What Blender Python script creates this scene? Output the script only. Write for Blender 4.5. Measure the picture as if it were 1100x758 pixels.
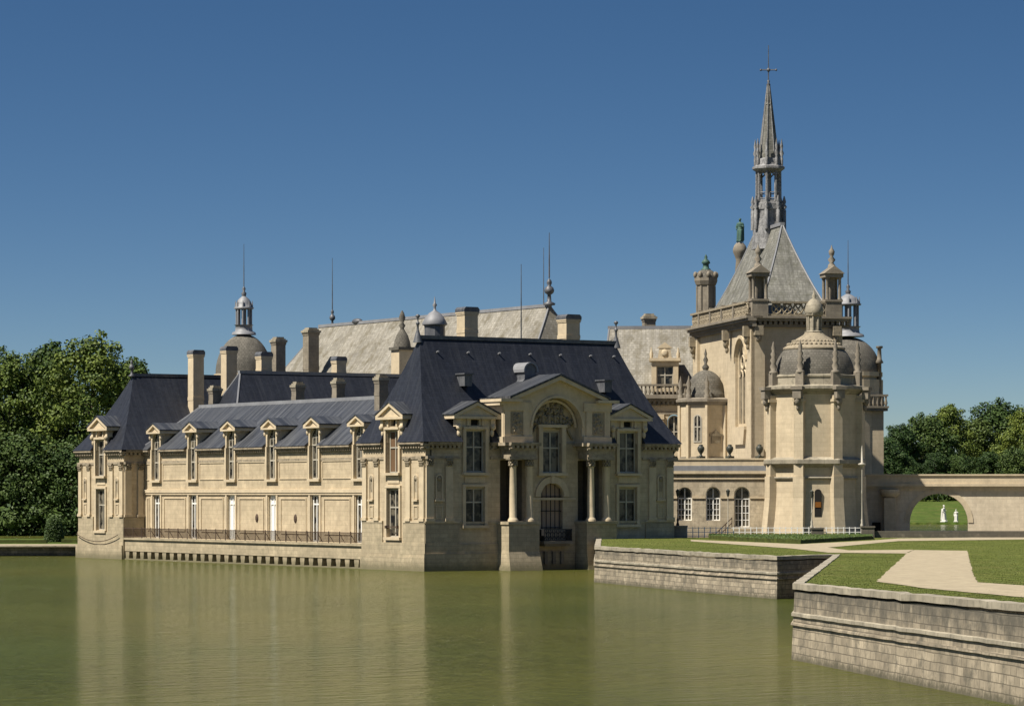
import bpy, bmesh, math, random
from mathutils import Matrix, Vector
random.seed(7)
C = bpy.context.scene
for o in list(bpy.data.objects): bpy.data.objects.remove(o)
R = math.radians
# ---------------------------------------------------------------- camera, sky, sun, exposure
# World axes: origin = water-level corner of the front pavilion, +X along its front, +Y along the long wing.
FPX = 3477.0; EYE = 6.6
CU = (.848, .53); CV = (-.53, .848)          # world X / Y expressed as (camera right, camera depth)
def at(px, D, z=0.0):
    """photo column px at distance D metres -> world point"""
    X = (px - 550) / FPX * D
    a, b = X + 7.35, D - 275.0
    return Vector((a*CU[0] + b*CU[1], a*CV[0] + b*CV[1], z))
def zof(py, D): return (530 - py) * D / FPX + EYE
cam = bpy.data.cameras.new('camera'); camo = bpy.data.objects.new('camera', cam); C.collection.objects.link(camo)
cam.sensor_width = 36; cam.lens = 36 * FPX / 1100; cam.shift_y = 151 / 1100.0
cam.clip_start = .5; cam.clip_end = 20000
p0 = at(550, 0, EYE); camo.location = p0
yaw = math.atan2(CV[1], CU[1])               # heading in world
camo.rotation_euler = (R(90), 0, yaw - R(90)); C.camera = camo
SUN_EL = R(54); SUN_AZ = Vector((-1, .008, 0)).normalized()
w = bpy.data.worlds.new('World'); C.world = w; w.use_nodes = True
nt = w.node_tree; bg = nt.nodes['Background']
sky = nt.nodes.new('ShaderNodeTexSky'); sky.sky_type = 'NISHITA'; sky.sun_disc = False
sky.sun_elevation = SUN_EL; sky.sun_rotation = math.atan2(SUN_AZ.x, SUN_AZ.y)
sky.altitude = 0; sky.air_density = 1.0; sky.dust_density = .7; sky.ozone_density = 2.2
tc = nt.nodes.new('ShaderNodeTexCoord'); mp = nt.nodes.new('ShaderNodeMapping'); mp.vector_type = 'POINT'
mp.inputs['Scale'].default_value = (1, 1, 2.6); mp.inputs['Location'].default_value = (0, 0, .012)
nt.links.new(tc.outputs['Generated'], mp.inputs[0]); nt.links.new(mp.outputs[0], sky.inputs[0])
hs = nt.nodes.new('ShaderNodeHueSaturation'); hs.inputs['Saturation'].default_value = 1.25; hs.inputs['Value'].default_value = 1.0
nt.links.new(sky.outputs[0], hs.inputs['Color']); nt.links.new(hs.outputs[0], bg.inputs[0])
bg.inputs[1].default_value = .05
sl = bpy.data.lights.new('sun', 'SUN'); sl.energy = 5.0; sl.angle = R(.53); sl.color = (1, .93, .82)
so = bpy.data.objects.new('sun', sl); C.collection.objects.link(so)
sd = Vector((SUN_AZ.x*math.cos(SUN_EL), SUN_AZ.y*math.cos(SUN_EL), math.sin(SUN_EL)))
so.rotation_euler = sd.to_track_quat('Z', 'Y').to_euler(); so.location = (-60, -60, 120)
C.view_settings.view_transform = 'Standard'; C.view_settings.look = 'None'
C.view_settings.gamma = 1; C.view_settings.exposure = 0.66; C.view_settings.use_curve_mapping = False

# ---------------------------------------------------------------- materials
def mat(name, base, var=.25, brick=None, mortar=.55, streak=0, streak_col=None, rough=.85, blotch=None, blotch_amt=.5,
        bump=.3, spec=.3, nscale=1.2, lift=None, metal=0, low=None, upper=None, wobble=.03, run=False):
    """procedural material: colour clouds, optional courses of blocks, rain streaks, blotches, damp band 'low'=(height, colour)"""
    m = bpy.data.materials.new(name); m.use_nodes = True
    N = m.node_tree.nodes; L = m.node_tree.links; b = N['Principled BSDF']
    b.inputs['Roughness'].default_value = rough; b.inputs['Specular IOR Level'].default_value = spec
    b.inputs['Metallic'].default_value = metal
    g = N.new('ShaderNodeNewGeometry')
    cr = N.new('ShaderNodeVectorMath'); cr.operation = 'CROSS_PRODUCT'; cr.inputs[0].default_value = (0, 0, 1)
    L.new(g.outputs['True Normal'], cr.inputs[1])
    nm = N.new('ShaderNodeVectorMath'); nm.operation = 'NORMALIZE'; L.new(cr.outputs[0], nm.inputs[0])
    dt = N.new('ShaderNodeVectorMath'); dt.operation = 'DOT_PRODUCT'; L.new(nm.outputs[0], dt.inputs[0]); L.new(g.outputs['Position'], dt.inputs[1])
    sp = N.new('ShaderNodeSeparateXYZ'); L.new(g.outputs['Position'], sp.inputs[0])
    uv = N.new('ShaderNodeCombineXYZ'); L.new(dt.outputs['Value'], uv.inputs[0]); L.new(sp.outputs[2], uv.inputs[1])
    def noise(vec, sc, det=4, ro=.6):
        n = N.new('ShaderNodeTexNoise'); n.inputs['Scale'].default_value = sc; n.inputs['Detail'].default_value = det
        n.inputs['Roughness'].default_value = ro; L.new(vec, n.inputs['Vector']); return n.outputs[0]
    def ramp(v, a, c, lo=0.0, hi=1.0):
        r = N.new('ShaderNodeMapRange'); r.inputs[1].default_value = a; r.inputs[2].default_value = c
        r.inputs[3].default_value = lo; r.inputs[4].default_value = hi; L.new(v, r.inputs[0]); return r.outputs[0]
    def mix(fac, A, B, mode='MIX'):
        x = N.new('ShaderNodeMix'); x.data_type = 'RGBA'; x.blend_type = mode
        if isinstance(fac, float): x.inputs[0].default_value = fac
        else: L.new(fac, x.inputs[0])
        for i, q in ((6, A), (7, B)):
            if isinstance(q, tuple): x.inputs[i].default_value = (*q, 1)
            else: L.new(q, x.inputs[i])
        return x.outputs[2]
    pos = g.outputs['Position']
    n1 = noise(pos, nscale*.35, 5); n2 = noise(pos, nscale*3.0, 6, .7)
    dark = tuple(c*(1-var) for c in base); light = tuple(min(1, c*(1+var)) for c in base)
    col = mix(ramp(n1, .3, .7), dark, light)
    col = mix(ramp(n2, .25, .75, 0, .5), col, tuple(c*(1-var*1.2) for c in base))
    hgt = n2
    if brick:
        bt = N.new('ShaderNodeTexBrick'); bt.inputs['Scale'].default_value = 1
        bt.inputs['Brick Width'].default_value = brick[0]; bt.inputs['Row Height'].default_value = brick[1]
        bt.inputs['Mortar Size'].default_value = brick[2]; bt.inputs['Mortar Smooth'].default_value = .3
        bt.inputs['Color1'].default_value = (1, 1, 1, 1); bt.inputs['Color2'].default_value = (brick[3],)*3 + (1,)
        bt.inputs['Mortar'].default_value = (mortar,)*3 + (1,)
        wv_ = N.new('ShaderNodeTexNoise'); wv_.inputs['Scale'].default_value = .9; wv_.inputs['Detail'].default_value = 3; L.new(uv.outputs[0], wv_.inputs[0])
        wa = N.new('ShaderNodeVectorMath'); wa.operation = 'MULTIPLY_ADD'; wa.inputs[1].default_value = (wobble,)*3; L.new(wv_.outputs[1], wa.inputs[0]); L.new(uv.outputs[0], wa.inputs[2])
        L.new(wa.outputs[0], bt.inputs['Vector'])
        col = mix(1.0, col, bt.outputs['Color'], 'MULTIPLY')
        hgt = bt.outputs['Fac']
    if blotch:
        bn = noise(pos, nscale*.8, 8, .72)
        col = mix(ramp(bn, .5, .66, 0, blotch_amt), col, blotch)
    if streak:
        st = N.new('ShaderNodeMapping'); st.inputs['Scale'].default_value = (1.7, .3, 1); L.new(uv.outputs[0], st.inputs[0])
        sn0 = noise(st.outputs[0], 1.0, 6, .75); sm_ = N.new('ShaderNodeMath'); sm_.operation = 'MULTIPLY_ADD'; sm_.inputs[1].default_value = .5
        L.new(noise(pos, nscale*1.3, 5, .6), sm_.inputs[0]); s3 = N.new('ShaderNodeMath'); s3.operation = 'MULTIPLY'; s3.inputs[1].default_value = .55; L.new(sn0, s3.inputs[0]); L.new(s3.outputs[0], sm_.inputs[2]); sn = sm_.outputs[0]
        if run:      # long rain runs down the roof slope
            st.inputs['Scale'].default_value = (2.4, .13, 1); sn = noise(st.outputs[0], 1.0, 8, .8)
        col = mix(ramp(sn, .46, .64, 0, streak), col, streak_col or tuple(c*.45 for c in base))
    if low:
        lw = N.new('ShaderNodeMath'); lw.operation = 'ADD'; L.new(sp.outputs[2], lw.inputs[0]); L.new(ramp(n2, 0, 1, -.5, .5), lw.inputs[1])
        col = mix(ramp(lw.outputs[0], low[0], low[0]*.2, 0, low[2]), col, low[1])
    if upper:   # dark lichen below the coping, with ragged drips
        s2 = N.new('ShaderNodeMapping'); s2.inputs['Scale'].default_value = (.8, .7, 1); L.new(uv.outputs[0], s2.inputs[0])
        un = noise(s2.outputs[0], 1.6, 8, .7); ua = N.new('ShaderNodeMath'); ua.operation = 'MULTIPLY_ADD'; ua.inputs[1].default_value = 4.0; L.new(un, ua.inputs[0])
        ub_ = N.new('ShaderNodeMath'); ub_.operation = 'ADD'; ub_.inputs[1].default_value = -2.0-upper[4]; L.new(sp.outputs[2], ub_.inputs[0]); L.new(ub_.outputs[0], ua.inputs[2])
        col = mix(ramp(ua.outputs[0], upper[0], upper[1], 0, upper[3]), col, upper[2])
    L.new(col, b.inputs['Base Color'])
    bp = N.new('ShaderNodeBump'); bp.inputs['Strength'].default_value = bump; bp.inputs['Distance'].default_value = .03
    if brick:
        bp.invert = True
    L.new(hgt, bp.inputs['Height']); L.new(bp.outputs[0], b.inputs['Normal'])
    return m
M = {}
M['stone'] = mat('limestone', (.54, .45, .31), .13, (1.1, .42, .012, .93), .78, streak=.28, streak_col=(.27, .22, .15), blotch=(.36, .30, .20), blotch_amt=.35)
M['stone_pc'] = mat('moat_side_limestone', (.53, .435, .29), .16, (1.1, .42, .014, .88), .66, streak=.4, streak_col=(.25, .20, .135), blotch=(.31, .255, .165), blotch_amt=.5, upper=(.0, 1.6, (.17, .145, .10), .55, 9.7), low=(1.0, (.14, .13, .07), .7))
M['stone_plain'] = mat('dressed_limestone', (.55, .455, .31), .12, streak=.3, streak_col=(.28, .23, .16), blotch=(.33, .27, .19), blotch_amt=.4)
M['plinth'] = mat('damp_plinth_limestone', (.45, .375, .25), .18, (.9, .36, .02, .82), .68, streak=.4, streak_col=(.17, .15, .1), blotch=(.2, .18, .12), blotch_amt=.5, low=(.9, (.12, .11, .06), .8))
M['quay'] = mat('weathered_quay_stone', (.42, .355, .255), .3, (.75, .31, .022, .62), .45, streak=.3, streak_col=(.09, .08, .06), blotch=(.11, .10, .075), blotch_amt=.85, low=(.35, (.07, .065, .04), .8), bump=.8, wobble=.07, nscale=1.5, upper=(-.3, .9, (.085, .078, .062), .85, 1.9))
M['cornice'] = mat('weathered_cornice_stone', (.37, .31, .22), .25, streak=.5, streak_col=(.12, .10, .07), blotch=(.12, .10, .07), blotch_amt=.75, nscale=2.5)
M['cap'] = mat('lichen_coping_stone', (.36, .32, .24), .3, (1.3, 2, .02, .8), .5, nscale=2.2, blotch=(.12, .11, .085), blotch_amt=.7)
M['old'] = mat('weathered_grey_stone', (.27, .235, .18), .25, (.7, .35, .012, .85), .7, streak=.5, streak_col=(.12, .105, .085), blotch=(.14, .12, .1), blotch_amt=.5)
M['dome'] = mat('stone_scale_dome', (.165, .152, .125), .3, (.3, .22, .02, .7), .55, blotch=(.08, .075, .06), blotch_amt=.6, nscale=2, bump=.6)
M['carved'] = mat('carved_stone', (.29, .245, .17), .25, blotch=(.12, .1, .08), blotch_amt=.7, nscale=4, bump=.8)
M['slate'] = mat('dark_blue_slate', (.019, .022, .031), .14, (.35, .22, .015, .7), .55, streak=.38, streak_col=(.050, .053, .060), nscale=1.6, rough=.5, spec=.3, bump=.25, run=True)
M['slate_wing'] = mat('weathered_blue_slate', (.030, .034, .043), .25, (.35, .22, .012, .8), .7, streak=.65, streak_col=(.14, .145, .15), rough=.5, spec=.45, bump=.25, run=True)
M['slate_old'] = mat('lichened_grey_slate', (.32, .30, .255), .3, (.4, .25, .02, .7), .6, streak=.85, streak_col=(.14, .125, .09), blotch=(.11, .095, .06), blotch_amt=.9, rough=.8, nscale=.9, run=True)
M['slate_chapel'] = mat('grey_green_slate', (.25, .245, .215), .35, (.4, .25, .02, .7), .6, streak=.9, streak_col=(.075, .075, .06), blotch=(.085, .085, .055), blotch_amt=.7, rough=.7, nscale=1.8, run=True)
M['lead'] = mat('lead_sheet', (.22, .225, .235), .2, streak=.5, streak_col=(.15, .15, .16), rough=.55, spec=.5)
M['lead_spire'] = mat('weathered_spire_lead', (.27, .27, .27), .35, streak=.8, streak_col=(.06, .06, .06), blotch=(.34, .33, .31), blotch_amt=.5, rough=.65, nscale=4)
M['lead_dark'] = mat('dark_lead', (.07, .075, .085), .3, streak=.4, streak_col=(.2, .2, .2), rough=.5, spec=.5)
M['copper'] = mat('verdigris_bronze', (.055, .115, .09), .4, rough=.6, nscale=4)
M['bronze'] = mat('dark_bronze', (.05, .055, .045), .3, rough=.5, nscale=4)
M['iron'] = mat('rusty_iron', (.075, .05, .035), .4, rough=.8, nscale=5)
M['black'] = mat('black_painted_iron', (.02, .02, .02), .2, rough=.5)
M['white'] = mat('white_paint', (.78, .77, .72), .06, rough=.5)
M['cream'] = mat('cream_joinery_paint', (.40, .37, .30), .1, rough=.5)
M['marble'] = mat('white_marble', (.62, .60, .55), .06, rough=.5)
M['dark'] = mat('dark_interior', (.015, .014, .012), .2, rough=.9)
M['curtain'] = mat('brown_window_shutter', (.16, .095, .05), .3, rough=.8)
M['amber'] = mat('amber_glass', (.22, .085, .015), .2, rough=.3)
M['gravel'] = mat('pale_gravel', (.38, .32, .215), .25, blotch=(.25, .2, .13), blotch_amt=.6, nscale=4, bump=1.0, rough=.95)
M['soil'] = mat('garden_ground', (.25, .22, .14), .3, nscale=.4)
M['topiary'] = mat('clipped_yew', (.045, .07, .018), .5, nscale=5, bump=1)
M['hedge'] = mat('clipped_box_hedge', (.06, .075, .012), .5, nscale=4, bump=1)
def grassmat(name, base):
    m = mat(name, base, .25, nscale=.7, blotch=(.15, .135, .045), blotch_amt=.6, bump=1.0, rough=.95, spec=.1)
    N = m.node_tree.nodes; L = m.node_tree.links; b = N['Principled BSDF']; old = b.inputs['Base Color'].links[0].from_socket
    g = N.new('ShaderNodeNewGeometry'); mp = N.new('ShaderNodeMapping'); mp.inputs['Rotation'].default_value = (0, 0, R(58)); L.new(g.outputs['Position'], mp.inputs[0])
    wv = N.new('ShaderNodeTexWave'); wv.inputs['Scale'].default_value = .28; wv.inputs['Distortion'].default_value = 1.5; wv.inputs['Detail'].default_value = 2; L.new(mp.outputs[0], wv.inputs[0])
    n = N.new('ShaderNodeTexNoise'); n.inputs['Scale'].default_value = 2.5; n.inputs['Detail'].default_value = 8; n.inputs['Roughness'].default_value = .8; L.new(g.outputs['Position'], n.inputs[0])
    a = N.new('ShaderNodeMath'); a.operation = 'MULTIPLY_ADD'; a.inputs[1].default_value = .22; L.new(wv.outputs[1], a.inputs[0]); L.new(n.outputs[0], a.inputs[2])
    r = N.new('ShaderNodeMapRange'); r.inputs[1].default_value = .3; r.inputs[2].default_value = .85; r.inputs[3].default_value = .45; r.inputs[4].default_value = 1.7; L.new(a.outputs[0], r.inputs[0])
    x = N.new('ShaderNodeVectorMath'); x.operation = 'SCALE'; L.new(old, x.inputs[0]); L.new(r.outputs[0], x.inputs['Scale']); L.new(x.outputs[0], b.inputs['Base Color']); return m
M['grass'] = grassmat('mown_lawn', (.082, .098, .020))
M['grass_far'] = grassmat('far_lawn', (.055, .085, .015))
def glassmat():
    m = bpy.data.materials.new('window_glass'); m.use_nodes = True; N = m.node_tree.nodes; L = m.node_tree.links; b = N['Principled BSDF']
    b.inputs['Roughness'].default_value = .1; b.inputs['Specular IOR Level'].default_value = .3
    n = N.new('ShaderNodeTexNoise'); n.inputs['Scale'].default_value = 1.6; n.inputs['Detail'].default_value = 3; g = N.new('ShaderNodeNewGeometry'); L.new(g.outputs['Position'], n.inputs[0])
    r = N.new('ShaderNodeValToRGB'); r.color_ramp.elements[0].position = .42; r.color_ramp.elements[0].color = (.012, .013, .014, 1)
    r.color_ramp.elements[1].position = .60; r.color_ramp.elements[1].color = (.13, .115, .085, 1)
    L.new(n.outputs[0], r.inputs[0]); L.new(r.outputs[0], b.inputs['Base Color']); return m
M['glass'] = glassmat()
def watermat():
    m = bpy.data.materials.new('green_moat_water'); m.use_nodes = True; N = m.node_tree.nodes; L = m.node_tree.links; b = N['Principled BSDF']
    b.inputs['Roughness'].default_value = .12; b.inputs['IOR'].default_value = 1.33; b.inputs['Specular IOR Level'].default_value = .32
    g = N.new('ShaderNodeNewGeometry')
    n = N.new('ShaderNodeTexNoise'); n.inputs['Scale'].default_value = .02; n.inputs['Detail'].default_value = 3; L.new(g.outputs['Position'], n.inputs[0])
    r = N.new('ShaderNodeValToRGB'); r.color_ramp.elements[0].position = .35; r.color_ramp.elements[0].color = (.070, .084, .015, 1)
    r.color_ramp.elements[1].position = .65; r.color_ramp.elements[1].color = (.110, .108, .021, 1)
    L.new(n.outputs[0], r.inputs[0]); L.new(r.outputs[0], b.inputs['Base Color'])
    mp = N.new('ShaderNodeMapping'); mp.inputs['Rotation'].default_value = (0, 0, R(20)); mp.inputs['Rotation'].default_value = (0, 0, R(32)); mp.inputs['Scale'].default_value = (.55, 1.5, 1)
    L.new(g.outputs['Position'], mp.inputs[0])
    w1 = N.new('ShaderNodeTexNoise'); w1.inputs['Scale'].default_value = .8; w1.inputs['Detail'].default_value = 6; w1.inputs['Roughness'].default_value = .62
    L.new(mp.outputs[0], w1.inputs[0])
    w2 = N.new('ShaderNodeTexNoise'); w2.inputs['Scale'].default_value = .05; w2.inputs['Detail'].default_value = 2; L.new(g.outputs['Position'], w2.inputs[0])
    mr = N.new('ShaderNodeMapRange'); mr.inputs[1].default_value = .3; mr.inputs[2].default_value = .7; mr.inputs[3].default_value = .5; mr.inputs[4].default_value = 1.0
    L.new(w2.outputs[0], mr.inputs[0])
    ml = N.new('ShaderNodeMath'); ml.operation = 'MULTIPLY'; L.new(w1.outputs[0], ml.inputs[0]); L.new(mr.outputs[0], ml.inputs[1])
    bp = N.new('ShaderNodeBump'); bp.inputs['Strength'].default_value = 1; bp.inputs['Distance'].default_value = 1.5
    L.new(ml.outputs[0], bp.inputs['Height']); L.new(bp.outputs[0], b.inputs['Normal']); return m
M['water'] = watermat()
def leafmat(name, a, c):
    m = bpy.data.materials.new(name); m.use_nodes = True; N = m.node_tree.nodes; L = m.node_tree.links; b = N['Principled BSDF']
    b.inputs['Roughness'].default_value = .6; b.inputs['Specular IOR Level'].default_value = .25
    g = N.new('ShaderNodeNewGeometry'); n = N.new('ShaderNodeTexNoise'); n.inputs['Scale'].default_value = .3; L.new(g.outputs['Position'], n.inputs[0])
    ad = N.new('ShaderNodeMath'); ad.operation = 'ADD'; ml = N.new('ShaderNodeMath'); ml.operation = 'MULTIPLY_ADD'
    ml.inputs[1].default_value = .5; L.new(g.outputs['Random Per Island'], ml.inputs[0]); L.new(n.outputs[0], ml.inputs[2])
    r = N.new('ShaderNodeValToRGB'); r.color_ramp.elements[0].position = .45; r.color_ramp.elements[0].color = (*a, 1)
    r.color_ramp.elements[1].position = .95; r.color_ramp.elements[1].color = (*c, 1)
    L.new(ml.outputs[0], r.inputs[0])
    oi = N.new('ShaderNodeObjectInfo'); mr = N.new('ShaderNodeMapRange'); mr.inputs[3].default_value = .7; mr.inputs[4].default_value = 1.35; L.new(oi.outputs['Random'], mr.inputs[0])
    hv = N.new('ShaderNodeHueSaturation'); L.new(r.outputs[0], hv.inputs['Color']); L.new(mr.outputs[0], hv.inputs['Value'])
    m2 = N.new('ShaderNodeMapRange'); m2.inputs[3].default_value = .515; m2.inputs[4].default_value = .475; L.new(oi.outputs['Random'], m2.inputs[0]); L.new(m2.outputs[0], hv.inputs['Hue'])
    L.new(hv.outputs[0], b.inputs['Base Color'])
    return m
M['leaf'] = leafmat('broadleaf_foliage', (.030, .060, .010), (.085, .125, .018))
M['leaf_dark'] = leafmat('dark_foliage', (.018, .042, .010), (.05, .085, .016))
M['bark'] = mat('bark', (.09, .07, .05), .4, nscale=3)

# ---------------------------------------------------------------- mesh helpers
def frame(o, ang): return Matrix.Translation(Vector((o[0], o[1], o[2] if len(o) > 2 else 0))) @ Matrix.Rotation(ang, 4, 'Z')
ID = Matrix.Identity(4)
class MB:
    def __init__(s, fr=ID): s.v = []; s.f = []; s.fr = fr; s.sm = []
    def add(s, vs, fs, smooth=False):
        n = len(s.v); s.v += [s.fr @ Vector(p) for p in vs]; s.f += [tuple(i+n for i in f) for f in fs]; s.sm += [smooth]*len(fs)
    def box(s, x0, x1, y0, y1, z0, z1, top=None):
        """top=(dx,dy): inset of the top face (batter)"""
        a, b = top or (0, 0)
        s.add([(x0,y0,z0),(x1,y0,z0),(x1,y1,z0),(x0,y1,z0),(x0+a,y0+b,z1),(x1-a,y0+b,z1),(x1-a,y1-b,z1),(x0+a,y1-b,z1)],
              [(0,3,2,1),(4,5,6,7),(0,1,5,4),(1,2,6,5),(2,3,7,6),(3,0,4,7)])
    def extr_y(s, pts, y0, y1):
        """polygon in local x,z (counter-clockwise seen from the front) extruded along y"""
        n = len(pts)
        s.add([(x,y0,z) for x,z in pts] + [(x,y1,z) for x,z in pts],
              [tuple(range(n)), tuple(range(2*n-1, n-1, -1))] + [(i, i+n, (i+1)%n+n, (i+1)%n) for i in range(n)])
    def prism(s, pts, z0, z1, top=None):
        n = len(pts); t = top or pts
        s.add([(x,y,z0) for x,y in pts] + [(x,y,z1) for x,y in t],
              [tuple(range(n-1,-1,-1)), tuple(range(n, 2*n))] + [(i, (i+1)%n, (i+1)%n+n, i+n) for i in range(n)])
    def lathe(s, prof, c=(0,0), n=16, rot=0, smooth=True, sx=1, sy=1):
        k = len(prof); vs = []
        for r, z in prof:
            for i in range(n):
                a = rot + 2*math.pi*i/n; vs.append((c[0]+r*math.cos(a)*sx, c[1]+r*math.sin(a)*sy, z))
        fs = []
        for j in range(k-1):
            for i in range(n): fs.append((j*n+i, j*n+(i+1)%n, (j+1)*n+(i+1)%n, (j+1)*n+i))
        s.add(vs, fs, smooth)
        s.add([(c[0]+prof[-1][0]*math.cos(rot+2*math.pi*i/n)*sx, c[1]+prof[-1][0]*math.sin(rot+2*math.pi*i/n)*sy, prof[-1][1]) for i in range(n)], [tuple(range(n))])
        s.add([(c[0]+prof[0][0]*math.cos(rot+2*math.pi*i/n)*sx, c[1]+prof[0][0]*math.sin(rot+2*math.pi*i/n)*sy, prof[0][1]) for i in range(n)], [tuple(range(n-1,-1,-1))])
    def tube(s, a, b, r, r2=None, n=6):
        a = Vector(a); b = Vector(b); d = (b-a); q = d.to_track_quat('Z', 'Y').to_matrix(); r2 = r if r2 is None else r2
        vs = [a + q @ Vector((r*math.cos(2*math.pi*i/n), r*math.sin(2*math.pi*i/n), 0)) for i in range(n)] + \
             [b + q @ Vector((r2*math.cos(2*math.pi*i/n), r2*math.sin(2*math.pi*i/n), 0)) for i in range(n)]
        s.add(vs, [(i, (i+1)%n, (i+1)%n+n, i+n) for i in range(n)] + [tuple(range(n-1,-1,-1)), tuple(range(n, 2*n))])
    def blob(s, c, r, n=8, m=5):
        rx, ry, rz = (r, r, r) if not isinstance(r, tuple) else r; vs = [(c[0], c[1], c[2]-rz)]
        for j in range(1, m):
            t = -math.pi/2 + math.pi*j/m
            for i in range(n): a = 2*math.pi*i/n; vs.append((c[0]+rx*math.cos(t)*math.cos(a), c[1]+ry*math.cos(t)*math.sin(a), c[2]+rz*math.sin(t)))
        vs.append((c[0], c[1], c[2]+rz)); top = len(vs)-1; fs = []
        for i in range(n): fs.append((0, 1+(i+1)%n, 1+i)); fs.append((top, top-n+i, top-n+(i+1)%n))
        for j in range(m-2):
            for i in range(n): fs.append((1+j*n+i, 1+j*n+(i+1)%n, 1+(j+1)*n+(i+1)%n, 1+(j+1)*n+i))
        s.add(vs, fs, True)
    def wall(s, x0, x1, z0, z1, th, ops, y=0):
        """flat wall with openings (xa, xb, za, zb, arched)"""
        xs = sorted({x0, x1} | {q for o in ops for q in (o[0], o[1])}); zs = {z0, z1}
        for o in ops: zs |= {max(z0, o[2]), min(z1, o[3])}
        xs = [x for x in xs if x0 <= x <= x1]; zs = sorted(zs)
        hole = lambda x, z: any(o[0] < x < o[1] and o[2] < z < o[3] for o in ops)
        nx, nz = len(xs)-1, len(zs)-1
        g = [[hole((xs[i]+xs[i+1])/2, (zs[j]+zs[j+1])/2) for j in range(nz)] for i in range(nx)]
        for i in range(nx):
            for j in range(nz):
                if g[i][j]: continue
                a, b, c, d = xs[i], xs[i+1], zs[j], zs[j+1]
                s.add([(a,y,c),(b,y,c),(b,y,d),(a,y,d)], [(0,1,2,3)]); s.add([(a,y+th,c),(b,y+th,c),(b,y+th,d),(a,y+th,d)], [(3,2,1,0)])
                if i == 0 or g[i-1][j]: s.add([(a,y,c),(a,y+th,c),(a,y+th,d),(a,y,d)], [(3,2,1,0)])
                if i == nx-1 or g[i+1][j]: s.add([(b,y,c),(b,y+th,c),(b,y+th,d),(b,y,d)], [(0,1,2,3)])
                if j == 0 or g[i][j-1]: s.add([(a,y,c),(b,y,c),(b,y+th,c),(a,y+th,c)], [(3,2,1,0)])
                if j == nz-1 or g[i][j+1]: s.add([(a,y,d),(b,y,d),(b,y+th,d),(a,y+th,d)], [(0,1,2,3)])
        for o in ops:
            if len(o) > 4 and o[4]:
                xc = (o[0]+o[1])/2; r = (o[1]-o[0])/2; zc = o[3]-r; n = 8
                for sg in (-1, 1):
                    arc = [(xc + sg*r*math.cos(math.pi/2*k/n), zc + r*math.sin(math.pi/2*k/n)) for k in range(n+1)]
                    for k in range(n):
                        (ax, az), (bx, bz) = arc[k], arc[k+1]
                        q = [(ax, az), (ax, o[3]), (bx, o[3]), (bx, bz)]
                        if sg < 0: q = q[::-1]
                        q = q[::-1]
                        if abs(az-o[3]) < 1e-6: continue
                        s.extr_y(q if sg > 0 else q, y, y+th)
    def build(s, name, m, root=None, parent=None, loc=None):
        me = bpy.data.meshes.new(name); base = root.location.copy() if root else (Vector(loc) if loc is not None else Vector((0,0,0)))
        me.from_pydata([tuple(p-base) for p in s.v], [], s.f); me.materials.append(M[m] if isinstance(m, str) else m)
        me.polygons.foreach_set('use_smooth', s.sm); me.update()
        o = bpy.data.objects.new(name, me); C.collection.objects.link(o)
        if root: o.parent = parent or root
        else: o.location = base
        return o
def tag(o, label=None, cat=None, group=None, kind=None):
    if label: o['label'] = label
    if cat: o['category'] = cat
    if group: o['group'] = group
    if kind: o['kind'] = kind
    return o
def thing(name, loc, label, cat, group=None):
    o = bpy.data.objects.new(name, None); C.collection.objects.link(o); o.location = loc; o.empty_display_size = .5
    return tag(o, label, cat, group)
def copy_tree(o, parent=None):
    c = o.copy(); C.collection.objects.link(c)
    if parent: c.parent = parent
    for ch in o.children: copy_tree(ch, c)
    return c
def arcpts(xc, zc, r, a0, a1, n): return [(xc+r*math.cos(R(a0+(a1-a0)*k/n)), zc+r*math.sin(R(a0+(a1-a0)*k/n))) for k in range(n+1)]

def window(fr, root, xc, hw, z0, z1, depth=.22, fm='cream', t=.11, cross=.62, bars=0, arch=False, pane='glass', mull=True, name='window'):
    f = MB(fr); y0, y1 = depth, depth+.1
    if arch:
        zc = z1-hw
        out = arcpts(xc, zc, hw, 0, 180, 12); inn = arcpts(xc, zc, hw-t, 0, 180, 12)
        for k in range(12): f.extr_y([out[k], out[k+1], inn[k+1], inn[k]], y0, y1)
        top = zc
    else:
        f.box(xc-hw, xc+hw, y0, y1, z1-t, z1); top = z1-t
    f.box(xc-hw, xc-hw+t, y0, y1, z0, top); f.box(xc+hw-t, xc+hw, y0, y1, z0, top); f.box(xc-hw+t, xc+hw-t, y0, y1, z0, z0+t)
    zt = z1 - .03 - (t if not arch else t)
    if mull: f.box(xc-t*.55, xc+t*.55, y0-.03, y1-.01, z0+t, zt)
    if cross:
        zz = z0+(z1-z0)*cross; f.box(xc-hw+t, xc+hw-t, y0-.02, y1-.02, zz-t*.55, zz+t*.55)
    for b in range(bars):
        zz = z0 + (b+1)*((z0+(z1-z0)*(cross or 1))-z0)/(bars+1); f.box(xc-hw+t, xc+hw-t, y0+.02, y1-.03, zz-.03, zz+.03)
        if b == 0 and bars > 1:
            for q in (-1, 1): f.box(xc+q*hw/2-.03, xc+q*hw/2+.03, y0+.022, y1-.032, z0+t, z0+(z1-z0)*(cross or 1))
    w_ = f.build(name, fm, root)
    p = MB(fr)
    if arch:
        pts = [(xc-hw+.02, z0), (xc+hw-.02, z0)] + arcpts(xc, z1-hw, hw-.02, 0, 180, 12)
        p.extr_y(pts, y1-.04, y1+.02)
    else: p.box(xc-hw+.02, xc+hw-.02, y1-.04, y1+.02, z0+.02, z1-.02)
    p.build('pane', pane, root, w_)
    return w_

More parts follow.
